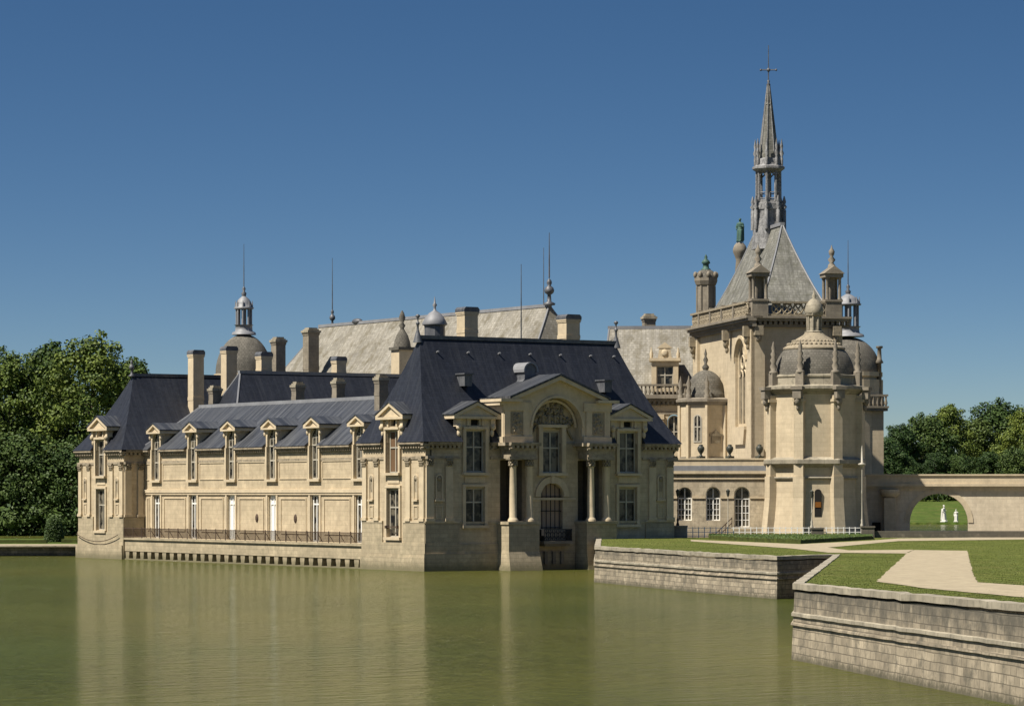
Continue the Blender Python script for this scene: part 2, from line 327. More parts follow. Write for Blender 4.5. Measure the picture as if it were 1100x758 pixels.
def pediment(b, xc, hw, z, h, y0, y1, t=.22):
    """raking cornices + tympanum"""
    b.extr_y([(xc-hw+.25, z), (xc+hw-.25, z), (xc, z+h-.2)], y0+.22, y1)
    b.box(xc-hw, xc+hw, y0, y1, z-t, z-.002)
    L_ = math.hypot(hw, h)
    for q in (-1, 1):
        pts = [(xc+q*hw, z), (xc+q*(hw-.05), z+.0), (xc, z+h), (xc, z+h-t*1.3), (xc+q*(hw-.45), z)]
        pts = [(xc+q*hw, z), (xc+q*hw, z+.12), (xc, z+h+.06), (xc, z+h-t), (xc+q*(hw-.35), z)]
        if q < 0: pts = pts[::-1]
        b.extr_y(pts[::-1] if q > 0 else pts[::-1], y0, y1-.01)

def gable_roof(b, xc, hw, z, h, y0, y1, t=.1):
    for q in (-1, 1):
        a = [(xc+q*(hw+.1), z+.14), (xc+q*(hw+.1), z+.24), (xc, z+h+.2), (xc, z+h+.08)]
        b.extr_y(a if q < 0 else a[::-1], y0-.05, y1)

def big_dormer(fr, root, xc, hw=.95, depth=4.0, sill=8.4, top=12.03):
    d = MB(fr)
    d.wall(xc-1.5, xc+1.5, 11.0, 13.0, .5, [(xc-hw, xc+hw, 10.5, top), (xc-.42, xc+.42, 12.45, 12.95)], y=-.05)
    d.box(xc-1.5, xc-1.2, .45, depth, 11.0, 13.0); d.box(xc+1.2, xc+1.5, .45, depth, 11.0, 13.0)
    d.box(xc-hw-.32, xc-hw-.02, -.22, -.052, sill, top+.1); d.box(xc+hw+.02, xc+hw+.32, -.22, -.052, sill, top+.1)
    d.box(xc-1.25, xc+1.25, -.3, -.052, top+.1, top+.3)
    d.box(xc-hw-.35, xc+hw+.35, -.38, .3, sill-.22, sill)
    for q in (-1, 1):
        d.box(xc+q*1.72-.22, xc+q*1.72+.22, -.25, .35, 12.35, 13.0, (.0, .0))
        d.blob((xc+q*1.72, -.2, 12.3), (.24, .3, .3)); d.blob((xc+q*1.66, -.12, 11.8), (.18, .2, .35))
        d.box(xc+q*.75-.12, xc+q*.75+.12, -.2, -.052, 12.4, 13.0)
    pediment(d, xc, 2.35, 13.22, 1.15, -.5, depth*.8)
    do = d.build('dormer', 'stone_plain', root)
    r = MB(fr); gable_roof(r, xc, 2.35, 13.22, 1.15, -.5, depth); r.build('dormer_roof', 'slate_wing', root, do)
    p = MB(fr); p.box(xc-.4, xc+.4, .2, .24, 12.47, 12.93); p.build('vent', 'dark', root, do)
    return do

def cornice(b, x0, x1, y, z, dent=True, out=.5, s=1.0):
    """entablature whose top edge is at height z, standing on wall plane y"""
    b.box(x0, x1, y-.08*s, y, z-1.45*s, z-1.2*s)
    b.box(x0, x1, y-.12*s, y, z-.62*s, z-.50*s)
    if dent:
        n = max(2, int((x1-x0)/(.42*s)))
        for i in range(n):
            a = x0+(i+.25)*(x1-x0)/n; b.box(a, a+.5*(x1-x0)/n, y-.32*s, y, z-.50*s, z-.28*s)
    b.box(x0, x1, y-out*.8, y, z-.28*s, z-.16*s); b.box(x0, x1, y-out, y, z-.16*s, z)

def capital(b, xc, z, w, y=0, d=.2):
    """leafy capital at height z..z+.62"""
    random.seed(int(xc*10))
    for row in range(3):
        zz = z+.05+.19*row; n = 4
        for i in range(n):
            b.blob((xc-w/2+w*(i+.5)/n+(.03 if row%2 else -.03), y-d-.03-.04*row, zz), (w/n*.5, .09, .12), 5, 4)
    b.box(xc-w/2-.06, xc+w/2+.06, y-d-.12, y, z+.56, z+.66)
def pilaster(fr, root, xc, w=.72, z0=4.25, z1=9.0, d=.16, y=0):
    b = MB(fr); b.box(xc-w/2, xc+w/2, y-d, y, z0+.25, z1); b.box(xc-w/2-.08, xc+w/2+.08, y-d-.09, y, z0, z0+.25)
    b.box(xc-w/2+.02, xc+w/2-.02, y-d+.001, y, z1, z1+.56)
    o = b.build('pilaster', 'stone_plain', root)
    c = MB(fr); capital(c, xc, z1, w*.95, y, d); c.build('capital', 'carved', root, o)
def niche(fr, root, xc, w=.5, y=0):
    b = MB(fr)
    b.box(xc-w/2-.12, xc-w/2, y-.09, y, 6.1, 7.9); b.box(xc+w/2, xc+w/2+.12, y-.09, y, 6.1, 7.9)
    out = arcpts(xc, 7.9, w/2+.12, 0, 180, 8); inn = arcpts(xc, 7.9, w/2, 0, 180, 8)
    for k in range(8): b.extr_y([out[k], out[k+1], inn[k+1], inn[k]], y-.09, y)
    b.box(xc-w/2-.22, xc+w/2+.22, y-.2, y, 5.95, 6.1)
    for a in ((xc-w/2-.1, xc+w/2+.1, 5.5, 5.58), (xc-w/2-.1, xc+w/2+.1, 4.5, 4.58)): b.box(a[0], a[1], y-.06, y, a[2], a[3])
    b.box(xc-w/2-.1, xc-w/2-.02, y-.06, y, 4.58, 5.5); b.box(xc+w/2+.02, xc+w/2+.1, y-.06, y, 4.58, 5.5)
    o = b.build('niche', 'stone_plain', root)
    s = MB(fr); s.extr_y([(xc-w/2+.1, 6.8), (xc+w/2-.1, 6.8)] + arcpts(xc, 7.85, w/2-.02, 0, 180, 8), y-.03, y-.004); s.blob((xc, y-.05, 7.9), (w*.42, .09, .22)); s.build('shell', 'carved', root, o)

def cut(o, fr, boxes):
    """real openings cut through a closed mesh"""
    bm = bmesh.new(); bm.from_mesh(o.data); bmesh.ops.remove_doubles(bm, verts=bm.verts, dist=.0005); bmesh.ops.recalc_face_normals(bm, faces=bm.faces); bm.to_mesh(o.data); bm.free()
    for q in boxes:
        b = MB(fr); b.box(*q)
        c = b.build('cutter', 'dark'); m = o.modifiers.new('cut', 'BOOLEAN'); m.object = c; m.operation = 'DIFFERENCE'; m.solver = 'EXACT'
        bm = bmesh.new(); bm.from_mesh(c.data); bmesh.ops.recalc_face_normals(bm, faces=bm.faces); bm.to_mesh(c.data); bm.free()
        bpy.context.view_layer.update()
        dg = bpy.context.evaluated_depsgraph_get(); me = bpy.data.meshes.new_from_object(o.evaluated_get(dg)); o.modifiers.clear()
        o.data = me; bpy.data.objects.remove(c)
def hip_roof(fr, root, bx0, bx1, by0, by1, z0, rx0, rx1, ry, z1, m, conc=.22, n=8, name='roof', axis='x', lead=True, ridge_m='lead', hips=True):
    """bell-cast hipped roof; ridge runs along x (or y when axis='y', then rx0,rx1 are y values and ry is x)"""
    b = MB(fr); rows = []
    for k in range(n+1):
        t = k/n; h = z0+(z1-z0)*((1-conc)*t+conc*t*t)
        if axis == 'x':
            c0, c1, d0, d1 = bx0+(rx0-bx0)*t, bx1+(rx1-bx1)*t, by0+(ry-by0)*t, by1+(ry-by1)*t
        else:
            c0, c1, d0, d1 = bx0+(ry-bx0)*t, bx1+(ry-bx1)*t, by0+(rx0-by0)*t, by1+(rx1-by1)*t
        if k == n:
            if axis == 'x': d0 -= .02; d1 += .02
            else: c0 -= .02; c1 += .02
        rows.append([(c0,d0,h), (c1,d0,h), (c1,d1,h), (c0,d1,h)])
    for k in range(n):
        for i in range(4):
            j = (i+1)%4; b.add([rows[k][i], rows[k][j], rows[k+1][j], rows[k+1][i]], [(0,1,2,3)])
    b.add(rows[-1], [(0,1,2,3)]); b.add(rows[0], [(3,2,1,0)])
    o = b.build(name, m, root)
    if lead:
        r = MB(fr); q = rows[-1]
        if axis == 'x': r.box(q[0][0]-.15, q[1][0]+.15, ry-.22, ry+.22, z1-.18, z1+.14)
        else: r.box(ry-.22, ry+.22, q[0][1]-.15, q[2][1]+.15, z1-.18, z1+.14)
        if hips:
            for i in range(4):
                for k in range(n): r.tube(rows[k][i], rows[k+1][i], .09, .09, 5)
        r.build('ridge', ridge_m, root, o)
    return o
def finial(root, c, z, h, r=.18, m='lead_dark', parent=None, n=10, name='finial'):
    b = MB(); p = [(r*1.3, z), (r*1.4, z+.06*h), (r*.5, z+.12*h), (r*.4, z+.35*h), (r*1.0, z+.42*h), (r*1.15, z+.5*h), (r*.9, z+.6*h), (r*.35, z+.66*h), (r*.6, z+.74*h), (r*.55, z+.82*h), (r*.12, z+.9*h), (.02, z+h)]
    b.lathe(p, c, n); return b.build(name, m, root, parent)
def rod(root, c, z0, z1, r=.05, parent=None, name='lightning_rod'):
    b = MB(); b.tube((c[0], c[1], z0), (c[0], c[1], z0+(z1-z0)*.5), r, r*.8); b.tube((c[0], c[1], z0+(z1-z0)*.5), (c[0], c[1], z1), r*.7, r*.4)
    return b.build(name, 'lead_dark', root, parent)
def chimney(root, px, wpx, y0, y1, D, m='stone_plain', cap='lead_dark', down=2.0, ang=0, rnd=True):
    p = at(px, D); a = wpx*D/FPX/1.38/2; zt = zof(y0, D); zb = zof(y1, D)-down
    fr = frame((p.x, p.y), ang); b = MB(fr)
    b.box(-a*.88, a*.88, -a*.88, a*.88, zb, zt-.75); b.box(-a*.95, a*.95, -a*.95, a*.95, zt-.75, zt-.6)
    b.box(-a, a, -a, a, zt-.6, zt-.45); b.box(-a*.92, a*.92, -a*.92, a*.92, zb+(down if zb else 0)+.0, zb+down+.35)
    o = b.build('chimney', m, root)
    c = MB(fr)
    if cap == 'lead_dark':
        seg = [(-a*1.02, zt-.45), (a*1.02, zt-.45), (a*1.02, zt-.2), (a*.8, zt), (-a*.8, zt), (-a*1.02, zt-.2)]
        c.extr_y(seg, -a*1.02, a*1.02)
    else:
        c.box(-a*1.12, a*1.12, -a*1.12, a*1.12, zt-.45, zt-.22); c.box(-a*.9, a*.9, -a*.9, a*.9, zt-.22, zt-.08); c.box(-a*.7, a*.7, -a*.7, a*.7, zt-.08, zt+.1)
    c.build('cap', cap, root, o)
    return o

# ================================================================ SETTING
def ground_d(px, py, z): return (EYE-z)*FPX/(py-530)
def sheet(pts, name, m, kind='structure', z=None):
    b = MB(); b.add([tuple(p) for p in pts], [tuple(range(len(pts)))]); o = b.build(name, m); o['kind'] = kind
    if o.data.polygons[0].normal.z < 0: o.data.flip_normals()
    return o
q = [at(550, -120), ]
def camxy(X, D, z): a, b = X+7.35, D-275.0; return Vector((a*CU[0]+b*CU[1], a*CV[0]+b*CV[1], z))
sheet([camxy(-400, -150, 0), camxy(400, -150, 0), camxy(400, 620, 0), camxy(-400, 620, 0)], 'water', 'water')
# ground: one sheet from the far bank of the moat to the horizon
g = MB()
g.add([camxy(-9000, 342, 1.0), camxy(-24, 342, 1.0), camxy(-24, 440, 1.0), camxy(9000, 440, 1.0), camxy(9000, 15000, 1.0), camxy(-9000, 15000, 1.0)], [(0,1,2,3,4,5)])
go = g.build('ground', 'soil'); go['kind'] = 'structure'
if go.data.polygons[0].normal.z < 0: go.data.flip_normals()
# ---- terrace: lawn z falls from 3.0 (near wall) to 2.65
ZK = 203.0
def lz(D): return 2.65 if D >= ZK else 3.0 - (max(D, 60)-129)*(.35/(ZK-129))
def gp(px, py, dz=0):
    D = 200
    for _ in range(20): D = ground_d(px, py, lz(D))
    p = at(px, D); return (p.x, p.y, D)
def cam_depth(x, y): return 275 + x*CU[1] + y*CV[1]
def clip(poly, keep_far):
    out = []; n = len(poly)
    for i in range(n):
        a, b = poly[i], poly[(i+1)%n]; da, db = cam_depth(*a)-ZK, cam_depth(*b)-ZK
        ia, ib = (da >= 0) == keep_far, (db >= 0) == keep_far
        if ia: out.append(a)
        if ia != ib:
            t = da/(da-db); out.append((a[0]+(b[0]-a[0])*t, a[1]+(b[1]-a[1])*t))
    return out
def draped(poly, name, m, dz):
    b = MB()
    for far in (False, True):
        pl = clip(poly, far)
        if len(pl) > 2:
            ar = sum(pl[i][0]*pl[(i+1)%len(pl)][1]-pl[(i+1)%len(pl)][0]*pl[i][1] for i in range(len(pl)))
            if ar < 0: pl = pl[::-1]
            b.add([(x, y, (2.65 if far else 3.0-(cam_depth(x, y)-129)*(.35/(ZK-129)))+dz) for x, y in pl], [tuple(range(len(pl)))])
    o = b.build(name, m); o['kind'] = 'structure'; return o
xy = lambda px, D: (at(px, D).x, at(px, D).y)
T_near = [xy(1290, 86), xy(854, 129)]
notch = xy(897, 209.5)
T_edge = [xy(1290, 86), xy(854, 129), notch, xy(835, 203), xy(760, 215), xy(640, 241.6), xy(642, 283.4)]
terrace = T_edge + [(17.6, -.02), (25.6, -.02), (25.7, 8.0), xy(740, 292.6), xy(930, 292.6), xy(1400, 292.6), xy(1700, 180), xy(1700, 86)]
draped(terrace, 'lawn', 'grass', 0)
def rough_poly(pts, amp=.25, step=2.0):
    out = []; n = len(pts)
    for i in range(n):
        a, b = pts[i], pts[(i+1)%n]; L_ = math.hypot(b[0]-a[0], b[1]-a[1]); k = max(1, min(40, int(L_/step)))
        for j in range(k):
            t = j/k; out.append((a[0]+(b[0]-a[0])*t+random.uniform(-amp, amp)*(j > 0), a[1]+(b[1]-a[1])*t+random.uniform(-amp, amp)*(j > 0)))
    return out
G = lambda l: [gp(*p)[:2] for p in l]
random.seed(3)
draped(rough_poly(G([(941.6,624.6),(951.7,614.5),(973.5,594.3),(982,590.6),(1039,591.4),(1045.5,616.7),(1050,625.5),(1140,631.5),(1140,644.5),(1100,641.6),(995,632)]), .05, 1.2), 'gravel_path', 'gravel', .02)
draped(rough_poly(G([(742,579.6),(860,584.4),(935,580.6),(965,578.2),(1180,575.6),(1180,578.2),(965,581),(889,588),(912,591),(981,590.4),(973,594.4),(890,593.5),(850,589),(742,581.2)]), .05, 1.6), 'gravel_walk', 'gravel', .024)

GP1 = G([(941.6,624.6),(951.7,614.5),(973.5,594.3),(982,590.6),(1039,591.4),(1045.5,616.7),(1050,625.5),(1140,631.5),(1140,644.5),(1100,641.6),(995,632)])
GP2 = G([(742,579.6),(860,584.4),(935,580.6),(965,578.2),(1180,575.6),(1180,578.2),(965,581),(889,588),(912,591),(981,590.4),(973,594.4),(890,593.5),(850,589),(742,581.2)])
def inside(p, poly):
    c = False; n = len(poly); j = n-1
    for i in range(n):
        a, b = poly[i], poly[j]
        if (a[1] > p[1]) != (b[1] > p[1]) and p[0] < (b[0]-a[0])*(p[1]-a[1])/(b[1]-a[1])+a[0]: c = not c
        j = i
    return c
gb_ = MB(); rnd = random.Random(77); vv, ff = [], []; k_ = 0
while k_ < 170000:
    py_ = rnd.uniform(577, 668); px_ = rnd.uniform(640, 1105)
    x_, y_, D_ = gp(px_, py_)
    if not (100 < D_ < 290) or not inside((x_, y_), terrace): k_ += 1; continue
    k_ += 1
    jx, jy = x_+rnd.gauss(0, .12), y_+rnd.gauss(0, .12)
    if (inside((jx, jy), GP1) or inside((jx, jy), GP2)) and rnd.random() > .012: continue
    z_ = lz(D_); a_ = rnd.uniform(0, 3.14); w_ = .008+.010*D_/200; h_ = rnd.uniform(.012, .035)*(1.6 if rnd.random() < .03 else 1); dx, dy = math.cos(a_)*w_, math.sin(a_)*w_; lx, ly = rnd.gauss(0, .02), rnd.gauss(0, .02)
    n_ = len(vv); vv += [Vector((x_-dx, y_-dy, z_-.005)), Vector((x_+dx, y_+dy, z_-.005)), Vector((x_+lx, y_+ly, z_+h_))]; ff.append((n_, n_+1, n_+2))
gb_.v = vv; gb_.f = ff; gb_.sm = [False]*len(ff); tag(gb_.build('grass_blades', leafmat('grass_blade', (.075, .10, .016), (.125, .14, .028))), kind='stuff')
def quay_wall(name, pts, zt, label, batter=.2, closed=None):
    root = thing(name, (pts[0][0], pts[0][1], 0), label, 'retaining wall')
    b = MB(); s1 = MB(); s2 = MB(); n = len(pts)
    def off(i, d):
        # outward offset at vertex i (polyline, water on the left-hand side of travel)
        ds = []
        if i > 0: ds.append(Vector((pts[i][0]-pts[i-1][0], pts[i][1]-pts[i-1][1])).normalized())
        if i < n-1: ds.append(Vector((pts[i+1][0]-pts[i][0], pts[i+1][1]-pts[i][1])).normalized())
        ns = [Vector((-e.y, e.x)) for e in ds]; m_ = sum(ns, Vector((0, 0)))/len(ns); m_ = m_/m_.length_squared
        return (pts[i][0]+m_.x*d, pts[i][1]+m_.y*d)
    def strip(B, prof):
        """prof: list of (offset, fraction of height, dz)"""
        for i in range(n-1):
            for k in range(len(prof)-1):
                (d0, f0, e0), (d1, f1, e1) = prof[k], prof[k+1]
                a0, a1 = off(i, d0), off(i+1, d0); c0, c1 = off(i, d1), off(i+1, d1)
                B.add([(*a0, zt[i]*f0+e0), (*a1, zt[i+1]*f0+e0), (*c1, zt[i+1]*f1+e1), (*c0, zt[i]*f1+e1)], [(0,1,2,3)])
    strip(b, [(batter, 0, -1.2), (.02, 1, -.28)])
    strip(s1, [(batter*.45, .6, -.09), (batter*.45+.06, .6, -.06), (batter*.42+.06, .6, .06), (.05, .6, .10)])
    strip(s2, [(0, 1, -.22), (.1, 1, -.2), (.1, 1, .03), (-.35, 1, .05), (-.35, 1, -.05)])
    if len(pts) > 60:
        s3 = MB(); strip(s3, [(batter*.62, .47, -.05), (batter*.6+.05, .47, -.03), (batter*.57+.05, .47, .05), (.08, .47, .08)]); s3.build('string_course', 'quay', root)
    b.build('wall', 'quay', root); s1.build('string_course', 'cap', root); s2.build('coping', 'cap', root)
    return root
def zl(p): return lz(cam_depth(*p))
def dense(pl):  # straight edges stay straight, long ones get joints
    out = []
    for i in range(len(pl)-1):
        a, b = pl[i], pl[i+1]; k = max(1, int(math.hypot(b[0]-a[0], b[1]-a[1])/.9)); nx_, ny_ = (b[1]-a[1]), -(b[0]-a[0]); l_ = math.hypot(nx_, ny_)
        for j in range(k):
            q_ = random.gauss(0, .014)*(j > 0); out.append((a[0]+(b[0]-a[0])*j/k+nx_/l_*q_, a[1]+(b[1]-a[1])*j/k+ny_/l_*q_))
    return out+[pl[-1]]
def qw(name, pl, label):
    pl = dense(pl); quay_wall(name, pl, [zl(p)+random.gauss(0, .011) for p in pl], label)
qw('quay_wall', [notch, xy(854, 129), xy(1290, 86)][::-1], 'large near quay wall of weathered grey blocks at the lower right below the lawn')
qw('quay_wall', [xy(642, 284.6), xy(640, 241.6), xy(760, 215), xy(835, 203), notch][::-1], 'farther low quay wall of stained stone running from the corner pavilion to the lawn notch')

# ================================================================ LOW CHATEAU ON THE MOAT (pavilion, long wing, far pavilion)
PC = thing('moated_chateau', (0, 0, 0), 'low limestone chateau under dark blue slate roofs, its walls rising straight from the moat', 'chateau')
FF = frame((0, 0), 0)                      # front facade: x right, y inward
FL = frame((0, 0), R(-90))                 # long side: local x = -Y, y = +X
def cw(fr, root, x0, x1, segs, z=11.0, y=0, s=1.0, m='cornice'):
    for a, c in segs:
        b = MB(fr); cornice(b, a, c, y, z, s=s); b.build('cornice', m, root)
W = 25.6; DP = 10.8
# front pavilion walls
b = MB(FF)
b.wall(0, W, 0, 11.0, .6, [(3.95, 5.85, 3.9, 7.08), (19.75, 21.65, 3.9, 7.08), (3.95, 5.85, 8.44, 12), (19.75, 21.65, 8.44, 12), (11.6, 13.9, 3.55, 7.5, True), (11.7, 13.7, 8.4, 12), (7.45, 10.05, 4.25, 9.5), (15.45, 18.05, 4.25, 9.5)])
b.box(W-.6, W, .6, DP, 0, 11.0); b.box(.6, W-.6, DP-.6, DP, 0, 11.0)
b.fr = FL
b.wall(-DP, -.6, 0, 11.0, .6, [(-6.45, -4.35, 2.85, 7.0), (-6.45, -4.35, 8.4, 12)]); b.wall(-.6, 0, 0, 11.0, .598, [], y=.001)
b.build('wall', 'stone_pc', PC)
# plinth with batter, front and left
b = MB(FF)
for a, c in ((-.25, 7.3), (10.5, 15.0), (18.2, W+.15)):
    b.extr_y([(a, 0), (c, 0), (c, 1.5), (a, 1.5)], -.22, -.002)
b.box(-.12, 7.3, -.12, -.001, 1.5, 2.3); b.box(18.2, W+.1, -.12, -.001, 1.5, 2.3)
b.box(-.05, 7.3, -.07, -.001, 4.0, 4.22); b.box(18.2, W+.05, -.07, -.001, 4.0, 4.22)
b.box(-.06, 3.3, -.10, -.001, 2.3, 4.0); b.box(22.6, W+.06, -.10, -.001, 2.3, 4.0)
b.fr = FL
b.box(-DP-.1, .22, -.26, -.002, -1, 1.2); b.box(-DP-.05, .12, -.14, -.001, 1.2, 2.4)
b.box(-DP, -7.2, -.12, -.001, 2.4, 4.25); b.box(-3.6, .06, -.12, -.001, 2.4, 4.25)
b.build('plinth', 'plinth', PC)
b = MB(FL); b.box(-DP, -7.2, -.16, -.12, 4.1, 4.26); b.build('string_course', 'stone_plain', PC)
b = MB(FL); b.box(-3.6, .1, -.16, -.12, 4.1, 4.26); b.build('string_course', 'stone_plain', PC)
b = MB(FF); b.box(-.1, 3.3, -.16, -.10, 4.1, 4.26); b.build('string_course', 'stone_plain', PC)
b = MB(FF); b.box(22.6, W+.1, -.16, -.10, 4.1, 4.26); b.build('string_course', 'stone_plain', PC)
b = MB(FF); b.box(10.3, 15.2, -.1, -.001, 6.05, 6.25); b.build('string_course', 'stone_plain', PC)
cw(FF, PC, 0, 0, [(-.5, 3.35), (6.45, 7.6), (17.6, 19.15), (22.25, W+.5)])
cw(FL, PC, 0, 0, [(-DP-.4, -6.9), (-3.9, .5)])
for x in (.38, 2.3, 23.3, 25.2): pilaster(FF, PC, x)
niche(FF, PC, 1.34); niche(FF, PC, 24.25)
for x in (-10.35, -8.2, -2.75, -.42): pilaster(FL, PC, x)
niche(FL, PC, -9.27); niche(FL, PC, -1.58)
for x in (4.9, 20.7):
    big_dormer(FF, PC, x); window(FF, PC, x, .95, 3.9, 7.08, cross=.62); window(FF, PC, x, .95, 8.44, 12.03, cross=.6)
    b = MB(FF); b.box(x-1.25, x-.96, -.14, -.001, 3.9, 7.2); b.box(x+.96, x+1.25, -.14, -.001, 3.9, 7.2); b.box(x-1.25, x+1.25, -.16, -.001, 7.2, 7.4); b.box(x-1.0, x+1.0, -.06, -.001, 7.55, 8.1); b.box(x-1.3, x+1.3, -.26, -.001, 3.65, 3.9)
    b.build('surround', 'stone_plain', PC)
big_dormer(FL, PC, -5.4, hw=1.05)
window(FL, PC, -5.4, 1.05, 2.85, 7.0, cross=.62); window(FL, PC, -5.4, 1.05, 8.4, 12.03, cross=.6, pane='curtain')
b = MB(FL); b.box(-6.75, -6.46, -.14, -.001, 2.85, 7.1); b.box(-4.34, -4.05, -.14, -.001, 2.85, 7.1); b.box(-6.75, -4.05, -.16, -.001, 7.1, 7.3); b.box(-6.4, -4.4, -.06, -.001, 7.5, 8.1); b.box(-6.8, -4.0, -.28, -.001, 2.6, 2.85)
b.build('surround', 'stone_plain', PC)
b = MB(FL); b.box(-6.4, -4.4, -.22, -.18, 3.7, 3.78); [b.box(-6.5+q, -6.25+q, -.3, 0, 3.6, 3.85) for q in (0, 1.95)]; b.build('handrail', 'iron', PC)
ro = hip_roof(FF, PC, -.55, W+.6, -.6, DP+.5, 11.02, 2.6, 22.9, 5.4, 20.2, 'slate', conc=.3, hips=False, ridge_m='lead_dark')
cut(ro, FF, [(x-1.49, x+1.49, -3, .47, 10, 12.9) for x in (4.9, 20.7)] + [(12.75-2.6, 12.75+2.6, -3, .79, 10, 13.4), (7.3, 18.2, -3, -.05, 10, 13)]); cut(ro, FL, [(-6.89, -3.91, -3, .47, 10, 12.9)])
for (x, y) in ((2.4, 5.4), (23.1, 5.4)):
    b = MB(FF); b.lathe([(.42, 19.7), (.2, 20.5), (.1, 20.8), (.1, 21.2), (.17, 21.3), (.17, 21.42), (.07, 21.5), (.07, 21.8), (.2, 21.95), (.2, 22.05), (.1, 22.15)], (x, y), 10); b.build('finial', 'lead_dark', PC)
rod(PC, (13.0, 5.4), 20.2, 26.9, .07)
for x in (3.9, 7.0, 10.2, 13.4, 16.6, 19.8, 22.3):
    b = MB(FF); b.tube((x, 4.9, 18.8), (x, 4.4, 18.95), .08); b.build('roof_hook', 'lead', PC)
# roof vents
def vent_hood(x, z):
    y = -.6+ (5.4+.6)*((z-11.02)/9.2)**.9
    b = MB(FF); b.box(x-.38, x+.38, y-.6, y+.8, z, z+1.0); b.box(x-.5, x+.5, y-.75, y+.8, z+1.0, z+1.12); b.build('roof_vent', 'lead_dark', PC)
vent_hood(5.6, 15.9); vent_hood(20.0, 15.6)
b = MB(FF); pts = [(11.1, 16.3), (12.9, 16.3), (12.6, 16.6), (12.55, 17.3)] + arcpts(12.0, 17.35, .6, 0, 180, 8)[0:] + [(11.45, 17.3), (11.4, 16.6)]
b.extr_y(pts, 2.3, 4.6); b.build('round_vent', 'lead_dark', PC)
b = MB(FF); b.extr_y(arcpts(12.0, 17.35, .75, -10, 190, 10) + arcpts(12.0, 17.35, .62, 190, -10, 10), 2.15, 4.6); b.build('vent_hood', 'lead', PC)
# central avant-corps: pedestals, free columns, attic with arched pediment
CX = 12.75
for q in (-1, 1):
    xc = CX+q*4.0
    b = MB(FF); b.box(xc-1.55, xc+1.55, -1.85, -.002, 1.6, 3.95); b.box(xc-1.65, xc+1.65, -1.95, -.002, 3.95, 4.2)
    b.add([(xc-1.7,-2.5,-1),(xc+1.7,-2.5,-1),(xc+1.7,-.01,-1),(xc-1.7,-.01,-1),(xc-1.56,-1.87,1.6),(xc+1.56,-1.87,1.6),(xc+1.56,-.01,1.6),(xc-1.56,-.01,1.6)], [(0,1,5,4),(1,2,6,5),(3,0,4,7),(4,5,6,7)])
    b.build('pedestal', 'plinth', PC)
    for xx in (xc-.82, xc+.82):
        b = MB(FF); c = (xx, -1.35)
        b.lathe([(.46, 4.2), (.46, 4.35), (.42, 4.42), (.36, 4.5), (.32, 4.6), (.32, 6.5), (.275, 8.85), (.32, 8.95)], c, 16)
        o = b.build('column', 'stone_plain', PC)
        k = MB(FF)
        for row in range(3):
            for i in range(8):
                a = i*math.pi/4+row*.39; k.blob((c[0]+.31*math.cos(a), c[1]+.31*math.sin(a), 9.05+.19*row), (.13, .13, .13), 5, 4)
        k.box(c[0]-.46, c[0]+.46, c[1]-.46, c[1]+.46, 9.52, 9.62); k.build('capital', 'carved', PC, o)
    b = MB(FF); b.box(xc-1.3, xc+1.3, -1.72, -.14, 9.62, 10.4); cornice(b, xc-1.45, xc+1.45, -1.72, 11.0, out=.4); b.box(xc-1.85, xc-1.45, -1.72, 0, 10.72, 11.0); b.box(xc+1.45, xc+1.85, -1.72, 0, 10.72, 11.0)
    b.box(xc-1.45, xc+1.45, -1.719, .0, 10.401, 10.98); b.build('entablature', 'cornice', PC)
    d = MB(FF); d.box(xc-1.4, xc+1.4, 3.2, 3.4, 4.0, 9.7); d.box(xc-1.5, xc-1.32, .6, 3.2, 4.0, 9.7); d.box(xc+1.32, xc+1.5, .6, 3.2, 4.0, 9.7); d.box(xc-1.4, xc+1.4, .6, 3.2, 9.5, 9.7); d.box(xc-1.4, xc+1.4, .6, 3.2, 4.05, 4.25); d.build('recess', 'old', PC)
# attic
b = MB(FF); x0, x1 = CX-5.5, CX+5.5
b.wall(x0, x1, 11.001, 14.5, 1.2, [(CX-2.55, CX+2.55, 11.0, 14.95)], y=-.9)
b.box(x0, x0+.6, .3, 5.0, 11.0, 14.5); b.box(x1-.6, x1, .3, 5.0, 11.0, 14.5)
b.box(x0-.05, CX-2.62, -1.12, -.902, 11.001, 11.55); b.box(CX+2.62, x1+.05, -1.12, -.902, 11.001, 11.55)
b.box(x0-.2, x0-.001, -1.1, 2.2, 11.001, 11.5)
for xx in (x0+.35, x0+2.25, x1-2.25, x1-.35): b.box(xx-.3, xx+.3, -1.0, -.902, 11.55, 14.0)
b.box(x0-.1, CX-2.7, -1.05, -.902, 13.75, 14.5); b.box(CX+2.7, x1+.1, -1.05, -.902, 13.75, 14.5)
b.box(x0-.6, CX-3.9, -1.5, 2, 14.5, 14.75); b.box(CX+3.9, x1+.6, -1.5, 2, 14.5, 14.75)
b.box(x0-.5, x0-.002, -1.1, 2.6, 14.2, 14.5)
